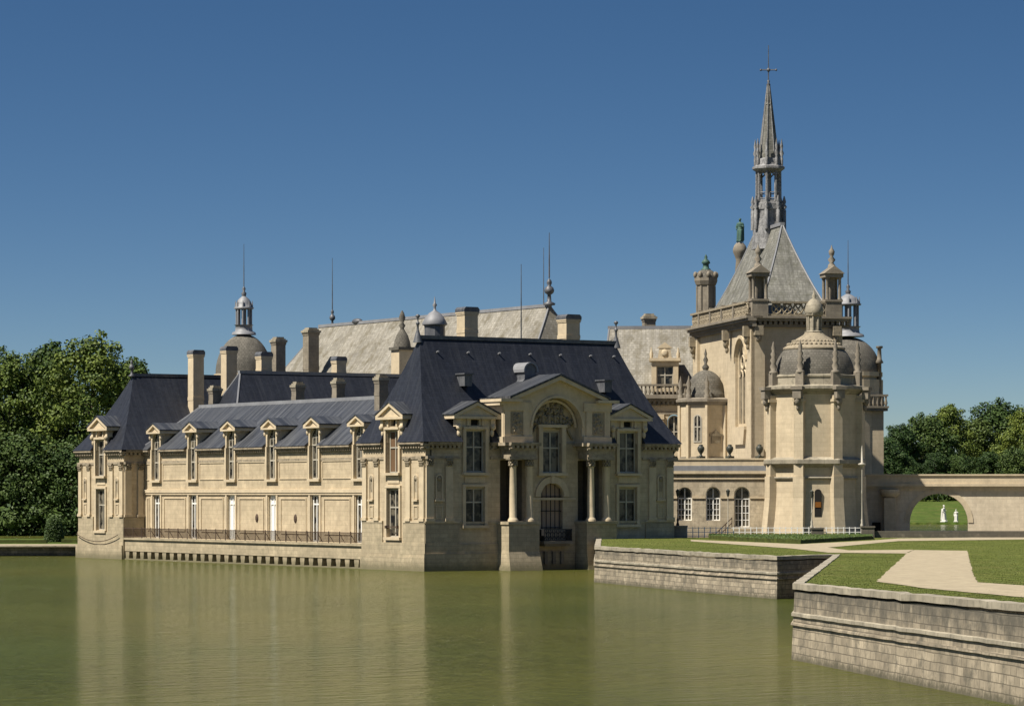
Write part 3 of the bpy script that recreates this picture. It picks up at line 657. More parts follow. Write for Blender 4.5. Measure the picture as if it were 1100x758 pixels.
# arch gable above
out = arcpts(CX, 12.35, 2.56, 0, 180, 20)
gb = [(CX-4.6, 14.75), (CX, 16.5), (CX+4.6, 14.75)]
def top_at(x): return 14.75 + (1-abs(x-CX)/4.6)*1.75
for k in range(20):
    (ax, az), (bx, bz) = out[k], out[k+1]
    if az < 11.0: continue
    zt0, zt1 = max(14.5, top_at(ax)), max(14.5, top_at(bx)); 
    b.extr_y([(bx, bz), (ax, az), (ax, min(zt0, top_at(ax))), (bx, min(zt1, top_at(bx)))], -.9, .3)
for q in (-1, 1):
    pts = [(CX+q*2.56, 14.5), (CX+q*4.6, 14.5), (CX+q*4.6, 14.76), (CX+q*2.56, top_at(CX+2.56))]
    b.extr_y(pts if q > 0 else pts[::-1], -.9, .3)
    pts = [(CX+q*5.0, 14.76), (CX+q*4.9, 14.95), (CX, 16.85), (CX, 16.45), (CX+q*4.4, 14.76)]
    b.extr_y(pts[::-1] if q > 0 else pts, -1.45, .3)
for rr, yy in ((2.56, -1.0), (2.2, -.3)):
    o1 = arcpts(CX, 12.35, rr+.2, 0, 180, 20); i1 = arcpts(CX, 12.35, rr, 0, 180, 20)
    for k in range(20): b.extr_y([o1[k], o1[k+1], i1[k+1], i1[k]], yy, yy+.12)
b.build('attic', 'stone_plain', PC)
b = MB(FF)
for q in (-1, 1):
    a = [(CX+q*5.2, 14.77), (CX+q*5.2, 14.98), (CX, 17.0), (CX, 16.8)]
    b.extr_y(a if q < 0 else a[::-1], -1.5, 4.2)
b.box(x0-.6, x0+1.5, .31, 4.0, 14.76, 14.85); b.box(x1-1.5, x1+.6, .31, 4.0, 14.76, 14.85)
b.build('attic_roof', 'slate_wing', PC)
# tympanum back wall with window and carved relief
b = MB(FF); b.wall(CX-2.8, CX+2.8, 11.0, 15.0, .5, [(CX-.98, CX+.98, 10.5, 12.0)], y=0.3); b.build('tympanum', 'stone_plain', PC)
b = MB(FF); random.seed(5)
for i in range(230):
    a = random.uniform(5, 175); r = random.uniform(.3, 2.35)
    x, z = CX+r*math.cos(R(a)), 12.3+r*math.sin(R(a))
    if abs(x-CX) < 1.4 and z < 12.45: continue
    if abs(x-CX) < 1.9 and z < 12.3 and random.random() < .3: continue
    b.blob((x, .2, z), (random.uniform(.08, .2), random.uniform(.1, .32), random.uniform(.1, .3)), 6, 5)
for sx in (-.9, -.3, .35, .95):                           # carved standing figures of the relief
    b.blob((CX+sx, .05, 13.1), (.16, .2, .42), 7, 5); b.blob((CX+sx, .0, 13.62), (.11, .12, .14), 6, 5); b.tube((CX+sx, -.05, 13.4), (CX+sx+.3, -.1, 13.2), .06)
for q in (-1, 1):
    for i in range(14): b.blob((CX+q*(2.2-.05*i), .15, 11.4+i*.08), (.1, .15, .12), 5, 4)
b.build('relief', 'carved', PC)
for q in (-1, 1):
    b = MB(FF); random.seed(8); xc = CX+q*4.15
    b.box(xc-.62, xc+.62, -.97, -.902, 11.75, 13.6)
    for i in range(40): b.blob((xc+random.uniform(-.42, .42), -.98, random.uniform(11.9, 13.45)), (.1, .09, .14), 5, 4)
    b.build('trophy_panel', 'carved', PC)
b = MB(FF); b.box(CX-1.4, CX-.99, -.16, .3, 8.4, 12.35); b.box(CX+.99, CX+1.4, -.16, .3, 8.4, 12.35); b.box(CX-1.5, CX+1.5, -.22, .3, 12.35, 12.6); b.box(CX-1.5, CX+1.5, -.3, -.001, 8.15, 8.4)
b.build('surround', 'stone_plain', PC)
window(FF, PC, CX, .99, 8.4, 12.03, cross=.6, depth=.3)
b = MB(FF); o1 = arcpts(CX, 6.35, 1.75, 0, 180, 14); i1 = arcpts(CX, 6.35, 1.2, 0, 180, 14)
for k in range(14): b.extr_y([o1[k], o1[k+1], i1[k+1], i1[k]], -.15, -.001)
b.box(CX-.18, CX+.18, -.24, -.151, 7.5, 8.2); b.build('arch_surround', 'stone_plain', PC)
# barred arched opening (pale blind behind), dark balcony below
b = MB(FF)
for i in range(5): x = CX-.9+i*.45; h = 6.35+math.sqrt(max(0, 1.15**2-(x-CX)**2)); b.tube((x, .2, 3.55), (x, .2, h), .045)
for z in (3.65, 5.1, 6.35): b.tube((CX-1.1, .2, z), (CX+1.1, .2, z), .045)
gr = b.build('window', 'black', PC); b = MB(FF); b.extr_y([(CX-1.13, 3.56), (CX+1.13, 3.56)] + arcpts(CX, 6.35, 1.13, 0, 180, 12), .45, .5); b.build('blind', mat('pinkish_blind', (.42, .31, .22), .1), PC, gr)
b = MB(FF); b.box(CX-1.5, CX+1.5, -1.1, -.002, 2.25, 2.5); b.box(CX-1.3, CX+1.3, -.9, -.002, 2.05, 2.25)
for i in range(3): x = CX-.85+i*.85; b.extr_y([(x-.15, .5), (x+.15, .5), (x+.15, 1.6), (x-.15, 1.6)], -.45, -.225)
b.build('balcony', 'old', PC)
b = MB(FF); b.box(CX-1.45, CX+1.45, -1.05, -1.0, 3.45, 3.55); b.box(CX-1.45, CX+1.45, -1.05, -1.0, 2.52, 2.6)
for i in range(15): x = CX-1.4+i*.2; b.box(x-.02, x+.02, -1.05, -1.0, 2.6, 3.45)
for i in range(7): x = CX-1.2+i*.4; b.tube((x-.15, -1.02, 2.7), (x+.15, -1.02, 3.35), .03); b.tube((x+.15, -1.02, 2.7), (x-.15, -1.02, 3.35), .03)
b.box(CX-1.45, CX-1.4, -1.0, -.01, 2.52, 3.5); b.box(CX+1.4, CX+1.45, -1.0, -.01, 2.52, 3.5); b.build('balcony_railing', 'black', PC)

# long wing (recessed 2.3 m), local frame of the long side: x from -59.8 to -10.8, y = 2.3
wx = [-57.0, -48.8, -40.6, -32.2, -23.8, -15.5]
ops = [(x-.82, x+.82, 7.95, 12) for x in wx] + [(x-.75, x+.75, 2.2, 6.5) for x in wx]
b = MB(FL); b.wall(-59.8, -10.8, 0, 11.0, .5, ops, y=2.3); b.build('wall', 'stone_pc', PC)
segs = [(-59.7, wx[0]-1.15)] + [(wx[i]+1.15, wx[i+1]-1.15) for i in range(5)] + [(wx[5]+1.15, -11.0)]
cw(FL, PC, 0, 0, segs, z=10.95, y=2.3, s=.9)
b = MB(FL); b.box(-59.7, -10.85, 2.1, 2.299, 6.7, 7.0); b.box(-59.7, -10.85, 2.17, 2.299, 6.5, 6.7)
for a, c in segs:
    x0_, x1_ = a+.25, c-.25
    if x1_-x0_ < 1: continue
    for (p, q_, r_, s_) in ((x0_, x1_, 9.55, 9.63), (x0_, x1_, 7.95, 8.03), (x0_, x0_+.09, 8.03, 9.55), (x1_-.09, x1_, 8.03, 9.55)): b.box(p, q_, 2.23, 2.299, r_, s_)
    u0, u1 = x0_+.3, x1_-.3
    for (p, q_, r_, s_) in ((u0, u1, 6.1, 6.2), (u0, u1, 2.9, 3.0), (u0, u0+.12, 3.0, 6.1), (u1-.12, u1, 3.0, 6.1)): b.box(p, q_, 2.22, 2.299, r_, s_)
    b.box(a-.3, a+.02, 2.2, 2.299, 2.2, 6.5); b.box(c-.02, c+.3, 2.2, 2.299, 2.2, 6.5)
b.build('moulding', 'stone_plain', PC)
for i, x in enumerate(wx):
    window(FL, PC, x, .82, 7.95, 11.85, depth=2.46, cross=.45, fm='cream', t=.12)
    window(FL, PC, x, .75, 2.2, 6.5, depth=2.5, cross=.8, fm='white', t=.13, pane='glass' if i in (0, 1, 4, 5) else 'white')
    d = MB(FL); y = 2.3
    d.wall(x-1.1, x+1.1, 11.001, 12.75, .4, [(x-.82, x+.82, 10.5, 12.7, True)], y=y-.12)
    d.box(x-1.12, x-.83, y-.2, y-.001, 7.95, 10.99); d.box(x+.83, x+1.12, y-.2, y-.001, 7.95, 10.99); d.box(x-1.15, x+1.15, y-.28, y-.001, 7.72, 7.95)
    d.box(x-1.1, x-.9, y+.28, y+2.2, 11.0, 12.75); d.box(x+.9, x+1.1, y+.28, y+2.2, 11.0, 12.75)
    for q in (-1, 1): d.blob((x+q*1.2, y-.1, 12.2), (.16, .22, .3), 6, 5); d.box(x+q*1.2-.16, x+q*1.2+.16, y-.25, y+.2, 12.45, 12.75)
    pediment(d, x, 1.55, 12.76, .75, y-.45, y+1.8, t=.16)
    do = d.build('dormer', 'stone_plain', PC)
    r = MB(FL); gable_roof(r, x, 1.55, 12.76, .75, y-.45, y+2.9, t=.08); r.build('dormer_roof', 'slate_wing', PC, do)
    p = MB(FL); p.box(x-.9, x+.9, y+.18, y+.24, 11.0, 12.7); p.build('pane', 'glass', PC, do)
    f = MB(FL); f.box(x-.06, x+.06, y+.1, y+.17, 11, 12.6); f.box(x-.8, x+.8, y+.11, y+.17, 11.0, 11.12); [f.tube((x-.8+.4*k, y+.13, 12.0), (x-.4+.4*k, y+.13, 12.5 if k % 2 == 0 else 12.0), .04) for k in range(4)]; f.build('tracery', 'cream', PC, do)
for x in (-35.3, -27.6):
    b = MB(FL); b.blob((x, 2.28, 4.3), (.28, .12, .42)); b.build('medallion', 'iron', PC)
ro = hip_roof(FL, PC, -60.2, -9.8, 1.75, 13.0, 11.0, -56.5, -9.8, 7.0, 15.4, 'slate_wing', conc=.05, n=4, hips=True)
cut(ro, FL, [(x-1.1, x+1.1, 0, 2.6, 10, 12.76) for x in wx])
for px, y1, y0 in ((320, 430, 411), (363.5, 428, 407), (409.5, 425, 403), (231, 434, 415)):
    s = None; D = {320: 315, 363.5: 304, 409.5: 293.5, 231: 327}[px]
    chimney(PC, px, 16 if px < 400 else 17, y0, y1, D, m='old', cap='cap', down=1.6)
# terrace in front of the wing on corbels
b = MB(FL); b.box(-59.8, -10.85, .05, 2.3, .85, 2.0); b.box(-59.8, -10.85, -.12, 2.3, 2.0, 2.2); b.build('terrace', 'plinth', PC)
b = MB(FL); b.box(-59.8, -10.85, 1.2, 2.28, -1, .84); b.build('terrace_base', 'old', PC)
b = MB(FL); b.box(-59.8, -10.9, .02, .9, -.2, .12); b.build('footing', 'plinth', PC)
x = -59.2
while x < -11:
    b = MB(FL); b.extr_y([(x-.32, .12), (x+.32, .12), (x+.42, .6), (x+.42, .849), (x-.42, .849), (x-.42, .6)], .1, 1.19); b.build('corbel', 'plinth', PC); x += 1.68
# far pavilion
FB = frame((0, 59.8), R(-90))
b = MB(FB); b.wall(-DP, -.002, 0, 11.0, .6, [(-6.45, -4.35, 2.9, 7.0), (-6.45, -4.35, 8.4, 12)])
b.fr = frame((0, 59.8), 0); b.wall(.001, 2.3, 0, 11, .6, []); b.wall(2.3, 9, 0, 10.9, .5, []); b.box(.6, 20, DP-.6, DP, 0, 11.0); b.build('wall', 'stone_pc', PC)
b = MB(FB); b.box(-DP-.3, .12, -.3, -.002, -1, 1.4, (.05, .0)); b.box(-DP-.1, .1, -.14, -.001, 1.4, 2.7)
b.box(-DP, -7.2, -.12, -.001, 2.7, 4.25); b.box(-3.6, .06, -.12, -.001, 2.7, 4.25); b.fr = frame((0, 59.8), 0); b.box(-.12, 2.29, -.12, -.001, -1, 4.2); b.build('plinth', 'plinth', PC)
cw(FB, PC, 0, 0, [(-DP-.4, -6.9), (-3.9, .5)]); cw(frame((0, 59.8), 0), PC, 0, 0, [(-.5, 2.3)])
for x in (-10.35, -8.2, -2.75, -.42): pilaster(FB, PC, x)
pilaster(frame((0, 59.8), 0), PC, .42); pilaster(frame((0, 59.8), 0), PC, 1.8, w=.6)
niche(FB, PC, -9.27); niche(FB, PC, -1.58)
big_dormer(FB, PC, -5.4, hw=1.05); window(FB, PC, -5.4, 1.05, 2.9, 7.0); window(FB, PC, -5.4, 1.05, 8.4, 12.03, cross=.6)
b = MB(FB); b.box(-6.75, -6.46, -.14, -.001, 2.85, 7.1); b.box(-4.34, -4.05, -.14, -.001, 2.85, 7.1); b.box(-6.75, -4.05, -.16, -.001, 7.1, 7.3); b.box(-6.4, -4.4, -.06, -.001, 7.5, 8.1); b.box(-6.8, -4.0, -.28, -.001, 2.6, 2.85); b.build('surround', 'stone_plain', PC)
ro = hip_roof(frame((0, 59.8), 0), PC, -.55, 26, -.6, DP+.5, 11.02, 3.6, 17, 5.4, 18.8, 'slate', conc=.3, hips=False, ridge_m='lead_dark')
cut(ro, FB, [(-6.89, -3.91, -3, .47, 10, 12.9)])
finial(PC, (3.4, 65.2), 18.6, 1.9, .25)
for px, wpx, y0, y1, D, m, cap in ((210.5, 20, 376, 430, 333, 'stone_plain', 'lead_dark'), (246, 20, 372, 430, 333, 'stone_plain', 'lead_dark')):
    chimney(PC, px, wpx, y0, y1, D, m=m, cap=cap)
# railing and chain are things of their own
RT = thing('iron_railing', (0, 35, 2.2), 'rusty brown iron railing along the terrace above the moat in front of the long wing', 'railing')
b = MB(FL); b.box(-59.7, -10.9, -.05, .0, 3.12, 3.18); b.box(-59.7, -10.9, -.05, .0, 2.3, 2.36); b.build('rail', 'iron', RT)
b = MB(FL); x = -59.65
while x < -10.9: b.box(x-.017, x+.017, -.042, -.008, 2.36, 3.12); x += .15
b.build('bars', 'iron', RT)
x = -59.65
for i in range(25):
    b = MB(FL); xx = -59.65+i*2.03; b.tube((xx, -.03, 2.2), (xx, -.03, 3.25), .045); b.tube((xx, -.03, 3.0), (xx, .5, 2.25), .03); b.build('post', 'iron', RT)
b = MB(FB)
for k in range(12):
    a, c = k/12, (k+1)/12; f_ = lambda t: (-10.6+9.9*t, -.38, 2.45-1.3*4*t*(1-t)*.55)
    b.tube(f_(a), f_(c), .04)
tag(b.build('mooring_chain', 'iron', loc=(0, 65, 1.5)), 'slack dark chain hanging along the base of the far left pavilion', 'chain')

# ================================================================ GREAT CHATEAU BEHIND
A2 = math.atan2(-.367, .926)                              # heading of the great chateau and chapel
_c = camxy(22.8, 305, 0); FC = frame((_c.x, _c.y), A2)    # chapel: origin = near corner, x along front, y along the nave
FCL = FC @ Matrix.Rotation(R(-90), 4, 'Z')                # nave side: local x = -nave, y inward
gc0 = at(705, 330); GC = thing('great_chateau', (gc0.x, gc0.y, 0), 'great chateau behind with high lichened grey slate roofs, domes and lightning rods', 'chateau')
def fr_at(px, D, ang=A2): p = at(px, D); return frame((p.x, p.y), ang)
def sz(px, D): return px*D/FPX
def dome(root, px, D, r, zb, zt, wall_to=8.0, m='dome', n=32, lant=None, rodz=None, wm='stone'):
    p = at(px, D); c = (p.x, p.y)
    b = MB(); b.lathe([(r*.98, wall_to), (r*.98, zb-.5), (r*1.06, zb-.45), (r*1.06, zb)], c, n, smooth=False); b.build('drum', wm, root)
    h = zt-zb
    b = MB(); b.lathe([(r, zb)] + [(r*math.cos(t*math.pi/2*.93), zb+h*math.sin(t*math.pi/2*.93)/math.sin(math.pi/2*.93)) for t in [i/12 for i in range(1, 13)]], c, n)
    o = b.build('dome', m, root)
    if lant:
        lr, z0, z1, z2 = lant
        b = MB(); b.lathe([(lr*1.7, z0-.25), (lr*1.6, z0), (lr*1.2, z0+.15), (lr*1.15, z0+.7), (lr*1.35, z0+.8)], c, 12)
        b.lathe([(lr*.35, z0+.8), (lr*.35, z1)], c, 8)
        for i in range(8):
            a = i*math.pi/4+.2; q = (c[0]+lr*math.cos(a), c[1]+lr*math.sin(a)); b.tube((*q, z0+.8), (*q, z1), .13, .13, 6)
        b.lathe([(lr*1.3, z1), (lr*1.4, z1+.15), (lr*1.1, z1+.25), (lr*1.08, z1+.6), (lr*.75, z1+(z2-z1)*.7), (lr*.3, z1+(z2-z1)*.9), (.1, z2)], c, 12)
        for i in range(8):
            a = i*math.pi/4+.2; q = (c[0]+lr*1.15*math.cos(a), c[1]+lr*1.15*math.sin(a)); b.tube((*q, z1+.2), (*q, z1+.9), .1, .03, 5)
        lo = b.build('lantern', 'lead', root, o)
        if rodz:
            b = MB(); b.lathe([(.22, z2-.1), (.3, z2+.2), (.12, z2+.4), (.2, z2+.7), (.08, z2+.9)], c, 8); b.build('ball', 'lead_dark', root, o)
            rod(root, c, z2+.8, rodz, .06)
    return o
# big lichened roof with its ridge parallel to the long wing
pr = at(590, 330); pl = at(357, 372)
FR = frame((pr.x, pr.y), R(-90))           # local x = -Y ; far end at x=-L
LR = (pl-pr).length
b = MB(FR); b.box(-LR-5, 4.0, -6.2, 6.2, 6, 16); b.build('wall', 'stone', GC)
hip_roof(FR, GC, -LR-6.0, 4.6, -6.8, 6.8, 16, -LR, 0, 0, 25.8, 'slate_old', conc=.12, hips=True)
for x in (-8, -16, -24, -32):
    b = MB(FR); b.extr_y([(x-.55, 17.9), (x+.55, 17.9), (x+.55, 18.8)] + arcpts(x, 18.8, .55, 0, 180, 8)[1:], -5.9, -3.5); o = b.build('roof_dormer', 'white', GC)
    b = MB(FR); b.box(x-.33, x+.33, -5.94, -5.905, 18.1, 19.0); b.build('pane', 'glass', GC, o)
finial(GC, (pr.x, pr.y), 25.8, 3.0, .45); rod(GC, (pr.x, pr.y), 28.6, zof(250, 330), .09)
p_ = at(584, 340); rod(GC, (p_.x, p_.y), 24, zof(266, 340), .07); finial(GC, (p_.x, p_.y), 24.5, 2.0, .5, 'lead')
finial(GC, (pl.x, pl.y), 25.6, 2.4, .3); rod(GC, (pl.x, pl.y), 27.5, zof(277, 372), .07)
b = MB(FR); b.blob((-40, 0, 25.95), (1.0, .45, .35)); b.build('ridge_vent', 'lead_dark', GC)
# dark slate wing with its ridge across the court, above the long wing
p2 = at(258, 326); F2 = frame((p2.x, p2.y), 0)
b = MB(F2); b.box(-3, 22, -4.6, 4.6, 6, 12); b.build('wall', 'stone', GC)
hip_roof(F2, GC, -3.4, 23, -5.2, 5.2, 12, 0, 21, 0, 18.85, 'slate', conc=.1, ridge_m='lead', hips=True)
# main front wing right of the low pavilion
FM = fr_at(700, 327, R(-36))
b = MB(FM); x0, x1 = -5.2, 7
b.wall(x0, x1, 8, 16.19, .5, [(1.6, 2.9, 11.2, 14.6, True)]); b.build('wall', 'stone', GC)
b = MB(FM); cornice(b, x0-.3, x1, 0, 16.2, s=1.1); b.box(x0-.3, x1, -.7, 3, 16.2, 16.4); b.build('cornice', 'old', GC)
for x in (-4, -2.5, -.6, .9, 3.7, 5.3):
    b = MB(FM); b.box(x-.3, x+.3, -.25, 0, 9, 14.4); b.box(x-.36, x+.36, -.32, 0, 14.1, 14.6); b.build('pilaster', 'stone_plain', GC)
b = MB(FM); b.box(x0, x1, -.5, -.2, 17.45, 17.65); b.box(x0, x1, -.5, -.2, 16.401, 16.6)
n = int((x1-x0)/.4)
for i in range(n): b.lathe([(.06, 16.6), (.13, 16.85), (.07, 17.2), (.09, 17.45)], (x0+.2+i*.4, -.35), 6)
b.build('balustrade', 'old', GC)
hip_roof(FM, GC, x0, 12, .5, 16, 16.6, -4.6, 12, 8, 23.8, 'slate_old', conc=.12, hips=True)
xd = sz(714-700, 328)
b = MB(FM); b.wall(xd-1.35, xd+1.35, 16.9, 20.0, .5, [(xd-.85, xd+.85, 17.2, 19.5)], y=.3); b.box(xd-1.35, xd-1.0, .8, 3.6, 16.9, 20); b.box(xd+1.0, xd+1.35, .8, 3.6, 16.9, 20)
b.box(xd-1.6, xd+1.6, .05, 3.8, 20.0, 20.3); b.box(xd-.7, xd+.7, .15, .6, 20.3, 21.3, (.15, 0)); b.extr_y([(xd-.8, 21.3), (xd+.8, 21.3), (xd, 21.9)], .1, .7)
for q in (-1, 1): b.lathe([(.15, 20.3), (.2, 20.7), (.1, 21.0), (.03, 21.4)], (xd+q*1.35, .3), 8)
b.blob((xd, .12, 20.8), (.35, .12, .4)); do = b.build('dormer', 'stone_plain', GC)
window(FM, GC, xd, .85, 17.2, 19.5, depth=.6, cross=.6, fm='cream')
chimney(GC, 697, 19, 338, 354, 340, m='old', cap='cap', down=2, ang=A2)
window(FM, GC, 2.25, .62, 11.2, 14.5, depth=.3, arch=True, cross=.5)
# polygonal stair turret with stone dome beside the chapel
D_ = 317; pt = at(758, D_); c = (pt.x, pt.y); rot0 = math.atan2(-CV[1]*1, -CV[0]*0-.53) ; base = math.atan2((p0-pt).y, (p0-pt).x)
octr = base + R(3)
def octa(b, c, prof, rot=octr, n=8): b.lathe(prof, c, n, rot, smooth=False)
b = MB(); octa(b, c, [(2.5, 7), (2.5, 15.2)]); b.build('stair_turret', 'stone', GC)
b = MB(); octa(b, c, [(2.6, 15.2), (2.75, 15.5), (2.9, 15.55), (2.9, 15.8), (2.4, 15.95)]); b.build('turret_cornice', 'old', GC); b = MB(); octa(b, c, [(2.62, 9.9), (2.62, 10.2)]); b.build('turret_cornice', 'old', GC)
b = MB(); b.lathe([(1.95, 15.9), (1.95, 16.4), (1.85, 16.5)] + [(1.8*math.cos(t*1.45), 16.5+2.2*math.sin(t*1.45)) for t in [i/8 for i in range(1, 9)]] + [(.3, 18.8), (.35, 19.0), (.12, 19.3), (.25, 19.7), (.1, 20.0), (.14, 20.3), (.02, 20.8)], c, 20); b.build('turret_dome', 'dome', GC)
for k in range(-2, 3):
    a = octr+k*math.pi/4; q = (c[0]+2.55*math.cos(a), c[1]+2.55*math.sin(a))
    b = MB(); b.tube((*q, 9), (*q, 15.2), .22, .22, 6); b.build('pilaster', 'stone_plain', GC)
    if k in (-2, -1, 0): b = MB(); b.lathe([(.28, 15.8), (.28, 16.2), (.18, 16.3), (.3, 16.6), (.15, 16.9), (.26, 17.3), (.1, 17.7), (.02, 18.1)], (c[0]+2.45*math.cos(a), c[1]+2.45*math.sin(a)), 8); b.build('finial', 'old', GC)
af = octr-math.pi/8; fc = (c[0]+2.31*math.cos(af), c[1]+2.31*math.sin(af)); FW = frame(fc, af+math.pi/2)
window(FW, GC, 0, .42, 11.6, 14.3, depth=-.06, arch=True, cross=.55)
af = octr+math.pi/8; FW = frame((c[0]+2.31*math.cos(af), c[1]+2.31*math.sin(af)), af+math.pi/2)
b = MB(FW); b.box(-.7, .7, -.15, 0, 12.2, 12.4); b.box(-.5, .5, -.1, 0, 11.5, 12.2); b.extr_y([(-.5, 12.4), (.5, 12.4), (0, 12.8)], -.1, 0); b.build('plaque', 'carved', GC)
# chimneys, caps and dormers of the roofs behind
for a in ((283.5, 20, 378, 400, 332, 'stone_plain', 'lead_dark'), (364, 18, 383, 402, 338, 'stone_plain', 'lead_dark'), (299, 18, 363, 402, 345, 'old', 'cap'), (334, 20, 353, 397, 362, 'old', 'cap'),
          (502, 26, 330, 358, 302, 'stone_plain', 'lead_dark'), (611, 27, 338, 364, 303, 'stone_plain', 'lead_dark')):
    chimney(GC, a[0], a[1], a[2], a[3], a[4], m=a[5], cap=a[6], down=3, ang=0)
# ornate dormer top at 433 and the little lead cupola at 467
p = at(432, 343); FO = frame((p.x, p.y), R(-90))
b = MB(FO); b.box(-.85, .85, -.85, .85, 14, zof(376, 343)); b.build('roof_pavilion', 'stone_plain', GC)
zz = zof(376, 343); b = MB(FO); b.box(-1.05, 1.05, -1.05, 1.05, zz, zz+.3); b.lathe([(.95, zz+.3), (.85, zz+.9), (.6, zz+1.6), (.35, zz+2.0), (.2, zz+2.3), (.36, zz+2.6), (.15, zz+2.9), (.36, zz+3.4), (.22, zz+3.9), (.05, zz+4.2)], (0, 0), 14); b.build('pavilion_cap', 'dome', GC)
p = at(467, 300); z1 = zof(352, 300); b = MB(); b.lathe([(.95, z1-2), (.95, z1+.1), (1.1, z1+.3)], (p.x, p.y), 12, smooth=False); o = b.build('cupola', 'lead_dark', GC)
b = MB(); b.lathe([(1.15, z1+.25), (1.2, z1+.35), (.9, z1+.9), (.55, z1+1.35), (.15, z1+1.6), (.1, z1+1.9), (.22, z1+2.1), (.1, z1+2.3), (.02, z1+2.9)], (p.x, p.y), 14); b.build('cupola_cap', 'lead', GC, o)
dome(GC, 262, 348, 3.05, zof(402, 348), zof(359, 348), lant=(.78, zof(357, 348), zof(332, 348), zof(317, 348)), rodz=zof(262, 348))
# north-east dome tower and its balcony bay, right of the apse
dome(GC, 911, 334, 3.35, zof(400, 334), zof(362, 334), wall_to=2, lant=(1.0, zof(359, 334), zof(328, 334), zof(315, 334)), rodz=zof(258, 334))
p = at(911, 334); b = MB(); b.lathe([(3.6, 1), (3.6, zof(402, 334)-.6)], (p.x, p.y), 32, smooth=False); b.build('round_tower', 'stone', GC)
FX = fr_at(930, 331)
b = MB(FX); b.box(-2, 1.9, 0, 4, 2, zof(440, 331)); b.build('balcony_bay', 'stone', GC)
zb = zof(436, 331); b = MB(FX); b.box(-2.2, 2.2, -.5, 4.3, zb-.5, zb-.2); b.box(-2.3, 2.3, -.6, 4.4, zb-.2, zb); b.box(-2.2, 2.25, -.5, -.3, zb+1.0, zb+1.2)
for i in range(10): b.lathe([(.07, zb), (.15, zb+.3), (.07, zb+.7), (.1, zb+1.0)], (-2.0+i*.45, -.4), 6)
for i in range(5): b.lathe([(.07, zb), (.15, zb+.3), (.07, zb+.7), (.1, zb+1.0)], (2.1, i*.8), 6)
b.box(2.0, 2.25, -.3, 4, zb+1.0, zb+1.2); b.build('balcony', 'old', GC)
b = MB(FX); b.box(-2, 1.7, 1.5, 4.6, zb, zof(400, 331)); b.build('upper_bay', 'old', GC)
b = MB(FX); b.lathe([(.28, zb), (.22, zof(390, 331)), (.45, zof(389, 331)), (.25, zof(385, 331)), (.2, zof(374, 331)), (.36, zof(373, 331)), (.36, zof(371, 331))], (1.75, 1.0), 10); b.build('stack', 'old', GC)
# low arcaded gallery in front with terrace roof
FG = FC @ Matrix.Translation((0, 0, 0))
D0 = 301.0; pg = at(827, D0); FG = frame((pg.x, pg.y), R(-37)); LG = sz(120, 300)
ax = [-(826-q)*D0/FPX for q in (734.5, 765, 796)]
b = MB(FG); ops = [(x-.68, x+.68, 4.1, 7.25, True) for x in ax[:2]] + [(ax[2]-.72, ax[2]+.72, 3.5, 7.25, True)]
b.wall(-LG, .5, -1, 8.7, .7, ops); b.box(-LG, .5, .7, 3, 8.0, 8.69)
b.build('gallery_wall', mat('stained_gallery_limestone', (.53, .45, .32), .2, (.8, .4, .015, .88), .7, streak=.5, streak_col=(.2, .17, .12), blotch=(.17, .14, .1), blotch_amt=.6, low=(4.6, (.17, .145, .10), .75)), GC)
b = MB(FG); b.box(-LG, .5, -.28, -.001, 8.45, 8.72); b.box(-LG, .5, -.12, -.001, 7.95, 8.1); b.box(-LG, .5, -.12, .5, 9.2, 9.75)
for a, c in ((-LG, ax[0]-.7), (ax[0]+.7, ax[1]-.7), (ax[1]+.7, ax[2]-.75), (ax[2]+.75, -.3)): b.box(a, c, -.1, -.001, 6.15, 6.32)
b.box(-LG, .5, -.2, .6, 9.75, 9.9); b.build('gallery_cornice', 'stone_plain', GC)
b = MB(FG); b.extr_y([(-LG, 8.721), (.4, 8.721), (.4, 9.2), (-LG, 9.2)], -.25, .0); b.box(-LG, .5, .5, 12, 8.95, 9.1); b.build('lead_gutter', 'lead', GC)
for x in ax[:2]: window(FG, GC, x, .66, 4.1, 7.23, depth=.45, fm='white', cross=.66, bars=3, arch=True, t=.1)
window(FG, GC, ax[2], .7, 3.5, 7.23, depth=.45, fm='white', cross=.7, bars=3, arch=True, t=.08, mull=True, name='door')
b = MB(FG)
for i in range(6): b.box(ax[2]-1.2-i*.32, ax[2]+.9, -1.6, -.001, 3.3-i*.36-.36, 3.3-i*.36)
b.build('steps', 'plinth', GC)
b = MB(FG)
for y in (-1.55,):
    for dz in (.5, .95): b.tube((ax[2]-3.2, y, 1.2+dz), (ax[2]-.9, y, 3.4+dz), .05)
    for i in range(5): t = i/4; b.tube((ax[2]-3.2+2.3*t, y, 1.2+2.2*t), (ax[2]-3.2+2.3*t, y, 2.2+2.2*t), .035)
b.build('stair_handrail', 'iron', GC)
for i, px in enumerate((722, 752, 783, 815)):
    p = FG @ Vector((-(826-px)*D0/FPX, .2, 9.9)); b = MB()
    b.box(p.x-.3, p.x+.3, p.y-.3, p.y+.3, 9.9, 10.1); b.lathe([(.18, 10.1), (.1, 10.22), (.1, 10.3), (.28, 10.55), (.34, 10.8), (.29, 10.98), (.16, 11.05), (.22, 11.12), (.05, 11.2)], (p.x, p.y), 12)
    o = b.build('urn', 'bronze', loc=p)
    tag(o, ['dark stone urn on the gallery parapet hidden most by the low pavilion roof, leftmost', 'dark urn on the gallery parapet directly above the middle arched window', 'dark urn on the gallery parapet above and left of the arched door', 'rightmost dark urn on the gallery parapet beside the apse'][i], 'urn', 'urns on the gallery parapet')

